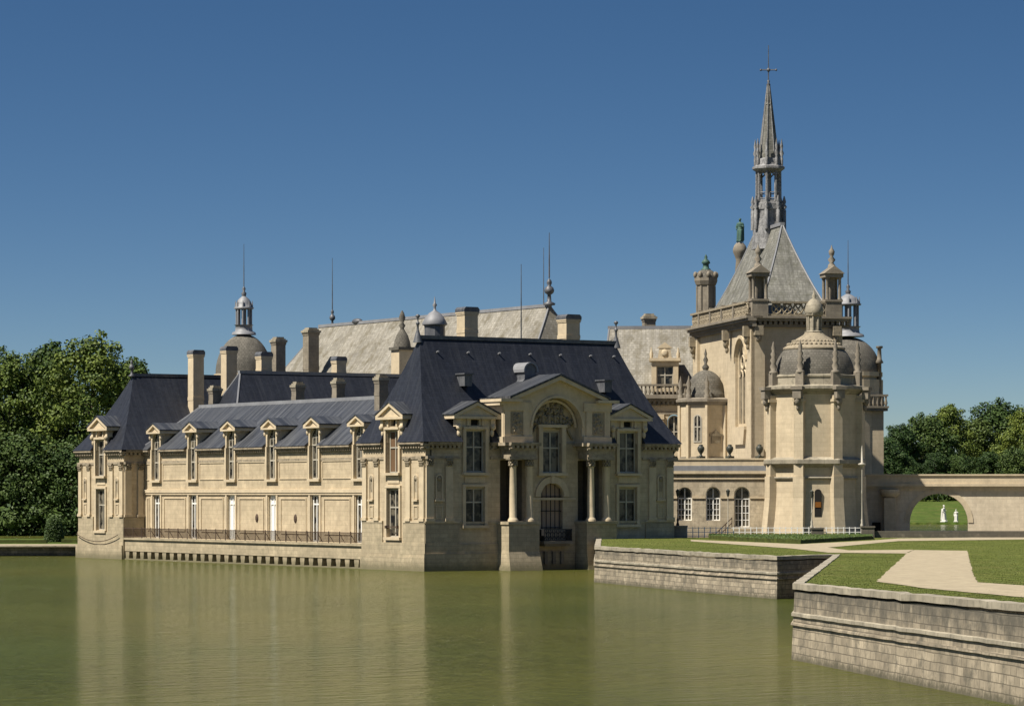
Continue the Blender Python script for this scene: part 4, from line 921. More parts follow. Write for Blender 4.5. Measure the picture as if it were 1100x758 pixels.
# ================================================================ CHAPEL
CH = thing('chapel', (_c.x, _c.y, 0), 'tall cream limestone chapel with steep grey roof, slender openwork spire and rounded domed apse', 'chapel')
Wc, Lc = 8.3, 23.0; RX = 4.5
b = MB(FC)
b.wall(0, Wc, 0, 22.9, .8, []); b.box(Wc-.8, Wc, .8, Lc, 0, 22.9); b.box(.8, Wc-.8, Lc-.8, Lc, 0, 22.9)
b.fr = FCL; b.wall(-Lc, -.801, 0, 22.9, .8, [(-7.1, -3.0, 13.0, 21.4, True)]); b.wall(-.8, 0, 0, 22.9, .79, [], y=.0015)
b.build('wall', 'stone', CH)
for fr_, a, c in ((FCL, -1.5, .25), (FCL, -Lc-.2, -Lc+1.6), (FC, -.3, 1.0), (FC, Wc-1.0, Wc+.25)):
    b = MB(fr_); b.box(a, c, -.3 if fr_ is FCL else -.25, -.001, 0, 22.2); b.build('corner_pier', 'stone', CH)
for x in (-.6, -Lc+.7, -8.6):
    b = MB(FCL); b.box(x-.3, x+.3, -.9, -.3, 21.4, 22.4); b.blob((x, -.55, 21.2), (.28, .32, .6)); b.blob((x, -.45, 20.5), (.16, .2, .35)); b.build('bracket', 'carved', CH)
for x in (.3, Wc-.4):
    b = MB(FC); b.box(x-.4, x+.4, -.9, -.25, 21.5, 22.4); b.blob((x, -.55, 21.3), (.3, .3, .5)); b.build('bracket', 'carved', CH)
def crn(b, x0, x1, z=23.3):
    b.box(x0, x1, -.35, 0, z-1.0, z-.75)
    n = int((x1-x0)/.5)
    for i in range(n): a = x0+(i+.2)*(x1-x0)/n; b.box(a, a+.28, -.6, 0, z-.75, z-.45)
    b.box(x0, x1, -.8, 0, z-.45, z-.2); b.box(x0, x1, -1.0, .6, z-.2, z)
b = MB(FCL); crn(b, -Lc-.6, 1.0); b.fr = FC; crn(b, -.3, Wc+1.0, 23.295); b.build('cornice', 'old', CH)
def pierced(fr, x0, x1, z0, z1, y0=-.85, y1=-.6, seed=1, style='scroll'):
    b = MB(fr); random.seed(seed)
    b.box(x0, x1, y0, y1, z0, z0+.2); b.box(x0, x1, y0-.08, y1+.08, z1-.2, z1)
    x = x0+.3
    while x < x1-.3:
        if style == 'scroll':
            zc = (z0+z1)/2; r = (z1-z0)/2-.22; pts = arcpts(x+r, zc, r, 0, 360, 8)
            for k in range(8): b.tube((pts[k][0], (y0+y1)/2, pts[k][1]), (pts[k+1][0], (y0+y1)/2, pts[k+1][1]), .09, .09, 4)
            b.tube((x+.1, (y0+y1)/2, z0+.2), (x+2*r-.1, (y0+y1)/2, z1-.2), .08, .08, 4); b.tube((x+.1, (y0+y1)/2, z1-.2), (x+2*r-.1, (y0+y1)/2, z0+.2), .08, .08, 4); x += 2*r+.1
        else:
            b.lathe([(.09, z0+.2), (.17, z0+.5), (.09, z0+.9), (.12, z1-.2)], (x, (y0+y1)/2), 6); x += .5
    return b.build('balustrade', 'carved', CH)
pierced(FCL, -Lc+1.2, -.0, 23.3, 24.7); pierced(FC, 1.2, Wc-.2, 23.3, 24.7, seed=2); 
for x in (-18.5, -13.8, -9.2, -4.6):
    b = MB(FCL); b.box(x-.22, x+.22, -.9, -.5, 23.3, 24.85); b.build('baluster_pier', 'old', CH)
b = MB(FC); b.box(0, Wc, 0, Lc, 22.9, 23.35); b.build('roof_deck', 'lead', CH)
# steep roof
ro = hip_roof(FC, CH, .5, Wc-.3, .8, Lc-.5, 23.36, 6.5, 16.7, RX, 32.6, 'slate_chapel', conc=.25, n=8, axis='y', hips=True)
# front corner aedicules and back turret
def aedicule(x, y, s=1.0):
    b = MB(FC); a = .78*s
    b.box(x-a, x+a, y-a, y+a, 23.3, 24.9); b.box(x-a*1.1, x+a*1.1, y-a*1.1, y+a*1.1, 24.7, 24.9)
    for i in (-1, 1):
        for j in (-1, 1): b.lathe([(.2, 24.9), (.16, 25.1), (.15, 26.8), (.22, 27.0)], (x+i*a*.78, y+j*a*.78), 8)
    b.box(x-a*.35, x+a*.35, y-a*.35, y+a*.35, 24.9, 27.0)
    b.box(x-a*1.15, x+a*1.15, y-a*1.15, y+a*1.15, 27.0, 27.35)
    b.extr_y([(x-a*1.3, 27.35), (x+a*1.3, 27.35), (x, 28.1)], y-a*1.3, y+a*1.3)
    b.lathe([(.4, 27.8), (.35, 28.2), (.18, 28.4), (.38, 28.7), (.14, 29.0), (.25, 29.2), (.3, 29.5), (.1, 29.8), (.02, 30.1)], (x, y), 8)
    b.build('corner_aedicule', 'old', CH)
aedicule(.35, -.2); aedicule(Wc-.78, -.2)
b = MB(FC); c = (.95, Lc-.2)
b.lathe([(1.05, 22.9), (1.05, 24.6), (.92, 24.7), (.92, 27.6), (1.05, 27.7), (1.2, 28.1), (1.2, 28.4)], c, 8, smooth=False); o = b.build('corner_turret', 'old', CH)
for k in range(8):
    a = k*math.pi/4; b = MB(FC); b.tube((c[0]+.93*math.cos(a), c[1]+.93*math.sin(a), 24.8), (c[0]+.93*math.cos(a), c[1]+.93*math.sin(a), 27.6), .1); b.blob((c[0]+1.1*math.cos(a), c[1]+1.1*math.sin(a), 28.7), (.22, .22, .35), 6, 4); b.build('pier', 'old', CH, o)
b = MB(FC); b.lathe([(1.1, 28.3), (1.0, 28.7), (.75, 29.1), (.5, 29.2)], c, 12); b.build('turret_dome', 'dome', CH, o)
b = MB(FC); b.lathe([(.5, 29.2), (.5, 29.3), (.33, 29.4), (.3, 29.8), (.46, 29.9), (.36, 30.15), (.13, 30.35), (.18, 30.5), (.03, 30.8)], c, 10); b.build('copper_finial', 'copper', CH, o)
# pedestal behind the roof for the bronze figure
b = MB(FC); c = (RX-.1, Lc-.6); b.lathe([(.8, 23.3), (.6, 28), (.42, 30.2), (.5, 30.5), (.72, 31.0), (.75, 31.3), (.6, 31.7), (.35, 32.0)], c, 10); b.build('statue_pedestal', 'old', CH)
# spire
class SMB(MB):
    def build(s, *a, **k):
        f_ = lambda z: z if z < 33 else (33+(z-33)*.82 if z < 39.8 else 38.6+(z-39.8)*8.0/6.8 if z < 46.6 else z)
        s.v = [Vector((p.x, p.y, f_(p.z))) for p in s.v]; return MB.build(s, *a, **k)
c = (RX, 11.6)
b = SMB(FC); b.lathe([(1.7, 30.5), (1.45, 32.8), (1.35, 33.6)], c, 8, R(22.5), False); b.lathe([(1.3, 33.6), (1.3, 34.6), (1.4, 34.7), (1.4, 35.4), (1.2, 35.5), (1.15, 35.9)], c, 8, R(22.5), False); o = b.build('spire_base', 'lead_spire', CH)
b = SMB(FC)
for k in range(8):
    a = R(22.5)+k*math.pi/4; u, v = c[0]+1.15*math.cos(a), c[1]+1.15*math.sin(a); b.tube((u, v, 35.6), (u, v, 39.3), .15, .13, 6)
    a2 = a+math.pi/4; u2, v2 = c[0]+1.15*math.cos(a2), c[1]+1.15*math.sin(a2)
    b.tube((u, v, 38.6), ((u+u2)/2, (v+v2)/2, 39.1), .08, .08, 4); b.tube((u2, v2, 38.6), ((u+u2)/2, (v+v2)/2, 39.1), .08, .08, 4)
    b.tube((u, v, 36.7), (u2, v2, 36.7), .06, .06, 4); b.tube((u, v, 36.0), (u2, v2, 36.0), .06, .06, 4)
b.tube((*c, 35.6), (*c, 39.3), .2); b.build('spire_columns', 'lead_spire', CH)
for k in range(8):
    a = R(22.5)+k*math.pi/4; u, v = c[0]+1.55*math.cos(a), c[1]+1.55*math.sin(a)
    b = SMB(FC); b.lathe([(.2, 32.4), (.2, 34.6), (.12, 34.7), (.28, 35.0), (.12, 35.3), (.2, 35.6), (.05, 36.3)], (u, v), 6); b.tube((u, v, 34.9), (c[0]+1.1*math.cos(a), c[1]+1.1*math.sin(a), 35.8), .09, .09, 4); b.build('pinnacle', 'lead_spire', CH)
    u, v = c[0]+1.3*math.cos(a), c[1]+1.3*math.sin(a)
    b = SMB(FC); b.lathe([(.15, 39.9), (.15, 40.5), (.1, 40.6), (.22, 40.9), (.1, 41.2), (.15, 41.5), (.02, 42.1)], (u, v), 6); b.build('pinnacle', 'lead_spire', CH)
b = SMB(FC); b.lathe([(1.2, 39.2), (1.45, 39.4), (1.6, 39.55), (1.6, 39.8), (1.25, 39.95), (1.2, 40.4), (.95, 40.5)], c, 8, R(22.5), False); b.build('spire_gallery', 'lead_spire', CH)
zt = 46.6
b = SMB(FC); b.lathe([(.98, 40.4), (.55, 43.5), (.34, 44.9), (.4, 45.0), (.3, 45.1), (.14, zt)], c, 8, R(22.5), False); b.build('spire', 'slate_chapel', CH)
b = SMB(FC)
for k in range(8): a = R(22.5)+k*math.pi/4; b.tube((c[0]+.99*math.cos(a), c[1]+.99*math.sin(a), 40.4), (c[0]+.14*math.cos(a), c[1]+.14*math.sin(a), zt), .07, .04, 5)
b.build('spire_ribs', 'lead_spire', CH)
b = MB(FC); b.lathe([(.14, zt-.1), (.22, zt+.05), (.1, zt+.2), (.16, zt+.4), (.06, zt+.5)], c, 8); b.tube((*c, zt+.4), (*c, 50.5), .06, .035); k = FC.inverted().to_3x3() @ Vector((CU[0], CV[0], 0)); k.z = 0; k.normalize()
zc = zof(75, 317); b.tube((c[0]-k.x*.75, c[1]-k.y*.75, zc), (c[0]+k.x*.75, c[1]+k.y*.75, zc), .06); b.blob((*c, zc), (.2, .2, .2))
for q in (-1, 1): b.blob((c[0]+q*k.x*.75, c[1]+q*k.y*.75, zc), .12)
b.build('cross', 'lead_dark', CH)
# great pointed-arch window with tracery in the nave side
xw = -5.05; hw = 2.05
f = MB(FCL); o1 = arcpts(xw, 21.4-hw, hw, 0, 180, 16); i1 = arcpts(xw, 21.4-hw, hw-.25, 0, 180, 16)
for k in range(16): f.extr_y([o1[k], o1[k+1], i1[k+1], i1[k]], .3, .6)
f.box(xw-hw, xw-hw+.25, .3, .6, 13.0, 19.35); f.box(xw+hw-.25, xw+hw, .3, .6, 13.0, 19.35); f.box(xw-hw+.25, xw+hw-.25, .3, .6, 13.0, 13.3)
for x in (xw-.62, xw+.62): f.box(x-.12, x+.12, .32, .58, 13.3, 17.8)
for x in (xw-1.22, xw, xw+1.22):
    pp = arcpts(x, 17.8, .6, 0, 180, 8)
    for k in range(8): f.tube((pp[k][0], .45, pp[k][1]), (pp[k+1][0], .45, pp[k+1][1]), .12, .12, 5)
for x, z, r in ((xw-.75, 19.2, .62), (xw+.75, 19.2, .62), (xw, 20.4, .55)):
    pp = arcpts(x, z, r, 0, 360, 12)
    for k in range(12): f.tube((pp[k][0], .45, pp[k][1]), (pp[k+1][0], .45, pp[k+1][1]), .12, .12, 5)
wo = f.build('window', 'stone_plain', CH)
p = MB(FCL); p.extr_y([(xw-hw+.02, 13.02), (xw+hw-.02, 13.02)] + arcpts(xw, 21.4-hw, hw-.02, 0, 180, 16), .5, .56); p.build('pane', 'glass', CH, wo)
f = MB(FCL); o1 = arcpts(xw, 21.4-hw, hw+.35, 0, 180, 16); i1 = arcpts(xw, 21.4-hw, hw+.05, 0, 180, 16)
for k in range(16): f.extr_y([o1[k], o1[k+1], i1[k+1], i1[k]], -.15, -.001)
f.extr_y([(xw-hw-.2, 13.0), (xw-hw-.2, 12.7), (xw-hw+.2, 11.3), (xw+hw-.2, 11.3), (xw+hw+.2, 12.7), (xw+hw+.2, 13.0)][::-1], -.25, -.001); f.build('surround', 'stone_plain', CH)
# domed apse
pa = at(874.5, 300.0); ca = (pa.x, pa.y); ba = math.atan2((p0-pa).y, (p0-pa).x)
ra = ba - R(-17.5)                                # polygon vertices at -17.5, 27.5 ... degrees to camera right
ra = ba + R(-17.5)
def ring(prof, name, m, n=8, smooth=False, rot=None, par=None): b = MB(); b.lathe(prof, ca, n, ra if rot is None else rot, smooth); return b.build(name, m, CH, par)
ring([(5.1, 0), (4.75, 2.7), (4.45, 5.2), (4.35, 6.6), (4.35, 15.9)], 'apse_wall', 'stone')
for pr_ in ([(4.55, 7.95), (4.6, 8.05), (4.55, 8.15)], [(4.45, 9.0), (4.75, 9.2), (5.0, 9.35), (5.0, 9.7), (4.5, 9.95)], [(4.35, 15.7), (4.6, 15.9), (4.95, 16.2), (4.95, 16.45), (4.2, 16.6)], [(4.1, 16.5), (4.1, 17.3), (4.2, 17.35), (4.2, 17.5), (3.8, 17.6)]):
    b = MB(); b.lathe(pr_, ca, 8, ra, False); b.build('apse_cornice', 'cap', CH)
for k in range(8):
    a = ra+k*math.pi/4; fa = frame(ca, a+math.pi/2)
    b = MB(fa)
    b.box(-.45, .45, -4.75, -4.1, 8.2, 15.6); b.box(-.55, .55, -4.95, -4.1, 15.0, 15.25)
    b.add([(-.6,-5.5,0),(.6,-5.5,0),(.6,-4,0),(-.6,-4,0),(-.5,-4.85,6.2),(.5,-4.85,6.2),(.5,-4,6.2),(-.5,-4,6.2)], [(0,1,5,4),(1,2,6,5),(3,0,4,7),(4,5,6,7)])
    b.box(-.5, .5, -4.849, -4.0, 6.2, 8.19); b.build('buttress', 'stone', CH)
    if math.cos(a-ba) > -.2:
        b = MB(fa); b.box(-.4, .4, -5.3, -4.7, 15.3, 16.1); b.blob((0, -5.0, 15.1), (.3, .3, .5)); b.blob((0, -4.9, 14.5), (.18, .18, .35)); b.box(-.55, .55, -5.4, -4.6, 16.1, 16.4); b.build('bracket', 'old', CH)
        b = MB(fa); b.box(-.38, .38, -4.5, -3.9, 16.5, 17.7); b.lathe([(.42, 17.7), (.42, 17.85), (.22, 17.95), (.36, 18.3), (.2, 18.6), (.34, 18.9), (.18, 19.15), (.3, 19.45), (.15, 19.7), (.22, 20.0), (.04, 20.6)], (0, -4.2), 8); b.build('apse_finial', 'old', CH)
ring([(3.75, 17.5)] + [(3.72*math.cos(t), 17.6+3.5*math.sin(t)) for t in [i*.12 for i in range(1, 8)]] + [(2.75, 19.95)], 'dome', 'dome', 32, True)
b = MB(); b.lathe([(2.85, 19.9), (2.9, 20.0), (2.85, 20.1), (2.5, 20.3), (1.6, 20.95), (1.0, 21.3), (.85, 21.5)], ca, 32); random.seed(4)
for i in range(70):
    a = 2*math.pi*i/70; r = 2.4-.45*(i % 2); b.blob((ca[0]+r*math.cos(a), ca[1]+r*math.sin(a), 20.4+.28*(i % 2)), (.16, .16, .14), 5, 4)
b.build('dome_crown', 'carved', CH)
b = MB(); b.lathe([(.85, 21.4), (.9, 21.6), (.62, 21.7), (.6, 23.0), (.8, 23.1), (.85, 23.3)], ca, 8, smooth=False)
for k in range(8): a = k*math.pi/4; b.tube((ca[0]+.63*math.cos(a), ca[1]+.63*math.sin(a), 21.7), (ca[0]+.63*math.cos(a), ca[1]+.63*math.sin(a), 23.0), .1)
b.lathe([(.85, 23.3), (.9, 23.5), (.75, 24.1), (.45, 24.5), (.15, 24.7), (.22, 24.9), (.1, 25.1), (.02, 25.5)], ca, 12); b.build('dome_lantern', 'cap', CH)
# small niche window with an amber pane in the apse
af = ra+math.pi/8; FW = frame((ca[0]+4.12*math.cos(af), ca[1]+4.12*math.sin(af)), af+math.pi/2)
b = MB(FW); b.extr_y([(-.32, 4.5), (.32, 4.5)] + arcpts(0, 6.7, .32, 0, 180, 8), -.1, .0)
o = b.build('window', 'dark', CH); b = MB(FW); b.box(-.27, .27, -.14, -.105, 5.35, 5.85); b.build('pane', 'amber', CH, o)

# ================================================================ BRIDGE, WALLS, RAILINGS ON THE RIGHT
FBR = fr_at(922, 307.5, R(-39.5)); wB = sz(1, 306.5)
bx = lambda px: (px-925)*wB
BR = thing('causeway_bridge', at(1010, 310, 1.0), 'stone causeway bridge with one big round arch right of the apse', 'bridge')
xa0, xa1 = bx(980), bx(1042); ra_ = (xa1-xa0)/2; zc = zof(530, 310)-ra_
b = MB(FBR); x1 = bx(1420)
b.wall(-1, x1, -1, 7.3, 2.6, [(xa0, xa1, -2, zc+ra_, True)]); b.build('wall', mat('sun_lightened_limestone', (.62, .53, .39), .12, (.8, .38, .012, .92), .8, streak=.3, streak_col=(.3, .25, .18), blotch=(.34, .29, .21), blotch_amt=.4), BR)  # base lightened to stand in for more frontal sun on the bridge
b = MB(FBR); b.box(-1, x1, -.45, -.001, 7.3, 7.55); b.box(-1, x1, -.3, 2.8, 7.551, 8.3); b.box(-1, x1, -.42, 2.9, 8.301, 8.45); b.box(-1, x1, -.25, -.001, 7.05, 7.299); b.build('parapet', 'stone_plain', BR)
b = MB(FBR); o1 = arcpts((xa0+xa1)/2, zc, ra_+.5, 0, 180, 24); i1 = arcpts((xa0+xa1)/2, zc, ra_+.02, 0, 180, 24)
for k in range(24): b.extr_y([o1[k], o1[k+1], i1[k+1], i1[k]], -.06, -.001)
b.build('arch_ring', 'stone_plain', BR)
b = MB(FBR); b.box(bx(953), bx(965), -1.4, -.002, -1, 6.2); b.lathe([(.5, 6.2), (.9, 6.5), (.95, 6.8), (.9, 7.0)], ((bx(953)+bx(965))/2, -.7), 14); b.box(bx(938), bx(949), -.5, -.002, -1, 3.6); b.build('buttress', 'stone', BR)
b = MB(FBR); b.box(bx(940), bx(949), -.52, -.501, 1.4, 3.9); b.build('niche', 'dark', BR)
LW = fr_at(930, 291, A2*0+math.atan2(CV[0]*1.0, CU[0]) if False else math.atan2(-.53, .848))
b = MB(LW); LL = sz(420, 291); b.box(.3, LL, 0, .7, 1.5, 3.25); b.build
o = b.build('low_stone_wall', 'quay', loc=at(1010, 291, 2.65)); tag(o, 'low dark weathered stone wall at the back of the lawn in front of the bridge', 'wall')
# white railing along the inner moat
WR = thing('white_railing', at(830, 291.5, 2.65), 'long white painted railing at the lawn edge in front of the gallery and apse', 'railing')
FWR = fr_at(738, 291.5, math.atan2(-.53, .848)); L1 = sz(187, 291.5); n = 30
b = MB(FWR)
for z in (2.78, 3.12, 3.5): b.box(0, L1, -.03, .03, z, z+.055)
b.build('rail', 'white', WR)
for i in range(n+1):
    x = i*L1/n; b = MB(FWR); b.box(x-.035, x+.035, -.045, .045, 2.65, 3.6); b.build('post', 'white', WR)
for px, D, w_, z1, lab in ((730, 290, 1.25, 3.75, 'dark square stone pier at the left end of the white railing'), (878, 291, 1.05, 3.55, 'square stone pier set in the white railing below the small lamp'), (932, 291, 1.1, 3.7, 'square stone pier where the white railing meets the low wall')):
    fr = fr_at(px, D, math.atan2(-.53, .848)); b = MB(fr); b.box(-w_/2, w_/2, -w_/2, w_/2, 2.4, z1-.14); b.box(-w_/2-.07, w_/2+.07, -w_/2-.07, w_/2+.07, z1-.14, z1)
    tag(b.build('stone_pier', 'quay' if px > 800 else 'old', loc=at(px, D, 2.65)), lab, 'pier')
def lamp(px, D, z0, z1, label, head=True):
    p = at(px, D, z0); root = thing('lamp_post', p, label, 'street lamp', 'lamp posts around the inner moat'); c = (p.x, p.y); h = z1-z0
    b = MB(); b.lathe([(.15, z0), (.15, z0+.12), (.08, z0+.3), (.11, z0+.5), (.05, z0+.7), (.045, z0+h*.4), (.08, z0+h*.42), (.04, z0+h*.45), (.038, z1-.55)], c, 8); b.build('post', 'cream' if head != 'dark' else 'black', root)
    b = MB()
    if head == 'tall': b.lathe([(.06, z1-1.95), (.34, z1-1.75), (.36, z1-1.65), (.1, z1-1.55), (.075, z1-.3), (.02, z1)], c, 10)
    else: b.lathe([(.07, z1-.6), (.12, z1-.5), (.2, z1-.1), (.22, z1-.06), (.1, z1+.02), (.03, z1+.1)], c, 6, smooth=False)
    b.build('lantern', 'cream' if head == 'tall' else 'bronze', root)
lamp(728, 290.5, 3.75, zof(526, 290), 'dark lamp post on the left stone pier beside the low pavilion', 'dark')
lamp(782, 296, 1.2, zof(526, 296), 'thin pale lamp post between the middle arched window and the arched door')
lamp(872, 290.9, 3.55, zof(527, 290), 'thin pale lamp post in front of the small amber-paned opening of the apse')
lamp(926, 290.9, 3.7, zof(478, 290), 'tallest white lamp post with a saucer near its top, beside the apse', 'tall')
sheet([camxy(10, 292.7, .6), camxy(60, 292.7, .6), camxy(60, 318, .6), camxy(10, 318, .6)], 'moat_floor', 'soil')
# low box hedge strips in front of the railing
HD = None
def hedge(pts, z0, h, label):
    pts = [(p[0], p[1]) for p in rough_poly(pts, .07, .8)]; b = MB(); 
    ar = sum(pts[i][0]*pts[(i+1)%len(pts)][1]-pts[(i+1)%len(pts)][0]*pts[i][1] for i in range(len(pts)))
    if ar < 0: pts = pts[::-1]
    b.prism(pts, z0, z0+h); o = b.build('box_hedge', 'hedge', loc=(pts[0][0], pts[0][1], z0)); 
    # ragged clipped surface
    lf = MB(); rnd = random.Random(2); n_ = len(pts); cx = sum(p[0] for p in pts)/n_; cy = sum(p[1] for p in pts)/n_
    for _ in range(9000):
        i = rnd.randrange(n_); a, c = pts[i], pts[(i+1)%n_]; t = rnd.random(); e = (a[0]+(c[0]-a[0])*t, a[1]+(c[1]-a[1])*t); k = rnd.random()**1.6
        q = Vector((e[0]+(cx-e[0])*k, e[1]+(cy-e[1])*k, z0+h if rnd.random() < .75 else z0+h*rnd.random())); q += Vector((rnd.gauss(0, .03), rnd.gauss(0, .03), rnd.gauss(0, .03)))
        u = Vector((rnd.uniform(-1, 1), rnd.uniform(-1, 1), rnd.uniform(-1, 1))).normalized()*.07; w_ = u.orthogonal().normalized()*.05
        lf.v += [q-u, q+w_, q+u, q-w_]; m_ = len(lf.v)-4; lf.f.append((m_, m_+1, m_+2, m_+3)); lf.sm.append(False)
    fo = lf.build('foliage', 'leaf', loc=(pts[0][0], pts[0][1], z0)); fo.parent = o; fo.location = (0, 0, 0)
    tag(o, label, 'hedge'); return o
hedge(G([(762,576.6),(935,576.4),(938,579.0),(860,583.6),(800,581),(762,578.6)]), 2.6, .36, 'long low clipped box hedge between the white railing and the gravel walk')
# garden behind the arch: pond, bank, statues
sheet([camxy(20, 340, 2.7), camxy(110, 340, 2.7), camxy(110, 412, 2.7), camxy(20, 412, 2.7)], 'pond', 'water')
sheet([camxy(20, 330.5, 2.72), camxy(110, 325.5, 2.72), camxy(110, 341, 2.72), camxy(20, 341, 2.72)], 'garden_path', 'gravel')
bk = MB(); nx = 12
prof = [(411, 2.4), (411.2, 2.95), (418, 3.0), (440, 3.6), (470, 4.9), (520, 6.2), (700, 6.4), (900, 6.4)]
for i in range(len(prof)-1):
    (d0, z0), (d1, z1) = prof[i], prof[i+1]
    bk.add([camxy(-10, d0, z0), camxy(600, d0, z0), camxy(600, d1, z1), camxy(-10, d1, z1)], [(0,1,2,3)])
o = bk.build('grass_bank', 'grass_far'); o['kind'] = 'structure'

# ================================================================ PEOPLE IN STONE AND BRONZE
def statue(name, p, h, m, label, pose=0, ang=0, group=None, pedestal=False):
    """carved standing figure, one fused surface"""
    fr = frame((p.x, p.y, p.z), ang); s = h/1.8; b = MB(fr @ Matrix.Scale(s, 4))
    if pedestal: b.box(-.3, .3, -.3, .3, -.02, .12)
    b.lathe([(.27, .08), (.29, .12), (.25, .35), (.21, .7), (.185, .95), (.17, 1.08)], (0, 0), 12, sy=.8)         # draped robe
    for q in (-1, 1): b.tube((q*.11, -.16, .1), (q*.1, -.06, .95), .1, .12, 8); b.blob((q*.12, -.26, .12), (.07, .13, .06))
    b.lathe([(.165, 1.02), (.185, 1.2), (.215, 1.38), (.19, 1.47), (.08, 1.53), (.06, 1.6)], (0, 0), 12, sy=.62)   # torso, shoulders, neck
    b.blob((0, -.015, 1.69), (.085, .10, .12), 12, 8); b.blob((0, -.115, 1.685), (.018, .025, .03), 6, 4); b.blob((0, .03, 1.73), (.1, .1, .1), 10, 6)
    if pose == 0:
        arms = [((-.2, 0, 1.43), (-.29, -.03, 1.15), (-.2, -.2, 1.0)), ((.2, 0, 1.43), (.3, .02, 1.15), (.12, -.2, 1.22))]
    else:
        arms = [((-.2, 0, 1.43), (-.3, .03, 1.15), (-.28, -.08, .88)), ((.2, 0, 1.43), (.33, -.1, 1.25), (.2, -.28, 1.4))]
    for a, c, d in arms: b.tube(a, c, .062, .05, 8); b.tube(c, d, .05, .036, 8); b.blob(c, .052); b.blob(d, (.04, .045, .06)); b.blob(a, .068)
    b.tube((-.16, .1, 1.4), (-.1, .17, .2), .12, .17, 8); b.tube((.16, .1, 1.4), (.1, .17, .2), .12, .17, 8)
    o = b.build(name, m, loc=p); md = o.modifiers.new('fuse', 'REMESH'); md.mode = 'VOXEL'; md.voxel_size = .03*s; md.use_smooth_shade = True
    return tag(o, label, 'statue', group)
statue('garden_statue', camxy(*(( (1014-550)/FPX*414), 414, 2.98)), 2.15, 'marble', 'taller white marble figure standing on the pond edge, seen through the bridge arch, left one', 0, -A2, 'white statues seen through the arch', True)
sp_ = camxy((1027-550)/FPX*414, 414, 2.98)
statue('garden_statue', sp_, 1.6, 'marble', 'shorter white marble figure at the right of the pair seen through the bridge arch', 1, -.9, 'white statues seen through the arch', True)
ps = FC @ Vector((RX-.1, Lc-.6, 31.95)); statue('bronze_statue', ps, 2.5, 'copper', 'green bronze robed figure standing on a pedestal behind the chapel roof', 0, R(-60))

# ================================================================ LEFT BANK AND TREES
LB = thing('bank_wall', at(30, 342, 0), 'low pale bank wall at the water on the far left', 'retaining wall')
b = MB(); 
P = lambda X, D: camxy(X, D, 0)
fl = frame((P(-70, 343).x, P(-70, 343).y), math.atan2(-.53, .848)); b = MB(fl); LBn = 70 - 44.6 + .5
b.box(-60, LBn, 0, 1.2, -1, .95); b.build('wall', 'quay', LB); b = MB(fl); b.box(-60, LBn, -.1, 1.2, .951, 1.12); b.build('coping', 'cap', LB)
b = MB(fl); b.extr_y([(LBn-1.6, 1.12), (LBn+2.0, 1.12), (LBn+2.0, 2.6), (LBn+1.2, 2.6)], -.05, .9); o = b.build('ramp_wall', 'plinth', loc=at(80, 343, 1.1)); tag(o, 'small sloping stone ramp wall against the far left pavilion', 'wall')
sheet([camxy(-160, 343.2, 1.13), camxy(-34, 343.2, 1.13), camxy(-38, 352, 1.13), camxy(-160, 352, 1.13)], 'bank_path', 'gravel')
sheet([camxy(-200, 352.1, 1.13), camxy(-30, 352.1, 1.13), camxy(-30, 470, 1.13), camxy(-200, 470, 1.13)], 'bank_lawn', 'grass_far')
sheet([camxy(-200, 396, 1.16), camxy(-44, 396, 1.16), camxy(-44, 416, 1.16), camxy(-200, 416, 1.16)], 'canal', 'water')
pt_ = at(58, 366, 1.1)
b = MB(); b.lathe([(.25, 1.0), (.9, 1.15), (1.05, 1.5), (1.0, 2.1), (.8, 3.0), (.5, 3.6), (.2, 3.9)], (pt_.x, pt_.y), 24)
random.seed(9); b.v = [v+Vector((random.uniform(-.07, .07),)*3) if i % 1 == 0 else v for i, v in enumerate(b.v)]
tc_ = tag(b.build('topiary_cone', 'topiary', loc=pt_), 'rounded clipped dark yew cone on the left bank lawn', 'topiary')
lf = MB(); rnd = random.Random(12)
for _ in range(5000):
    z_ = rnd.uniform(1.15, 3.9); r_ = 1.05*math.sqrt(max(.02, 1-((z_-1.5)/2.5)**2)) if z_ > 1.5 else 1.0; a_ = rnd.uniform(0, 6.28); r_ += rnd.gauss(0, .05)
    q = Vector((pt_.x+r_*math.cos(a_), pt_.y+r_*math.sin(a_), z_)); u = Vector((rnd.uniform(-1, 1), rnd.uniform(-1, 1), rnd.uniform(-1, 1))).normalized()*.09; w_ = u.orthogonal().normalized()*.06
    lf.v += [q-u, q+w_, q+u, q-w_]; m_ = len(lf.v)-4; lf.f.append((m_, m_+1, m_+2, m_+3)); lf.sm.append(False)
fo = lf.build('foliage', 'leaf_dark', loc=pt_); fo.parent = tc_; fo.location = (0, 0, 0)
def bank_hedge(px0, px1, D, h, label):
    a, c = at(px0, D), at(px1, D); L_ = (c-a).length; fr = frame((a.x, a.y), math.atan2(-.53, .848)); b = MB(fr); b.box(0, L_, 0, .9, 1.1, 1.1+h)
    tag(b.build('box_hedge', 'hedge', loc=(a.x, a.y, 1.1)), label, 'hedge')
bank_hedge(-40, 50, 358, .4, 'low clipped hedge on the left bank left of the yew cone'); bank_hedge(66, 84, 361, .45, 'short low hedge between the yew cone and the far left pavilion')

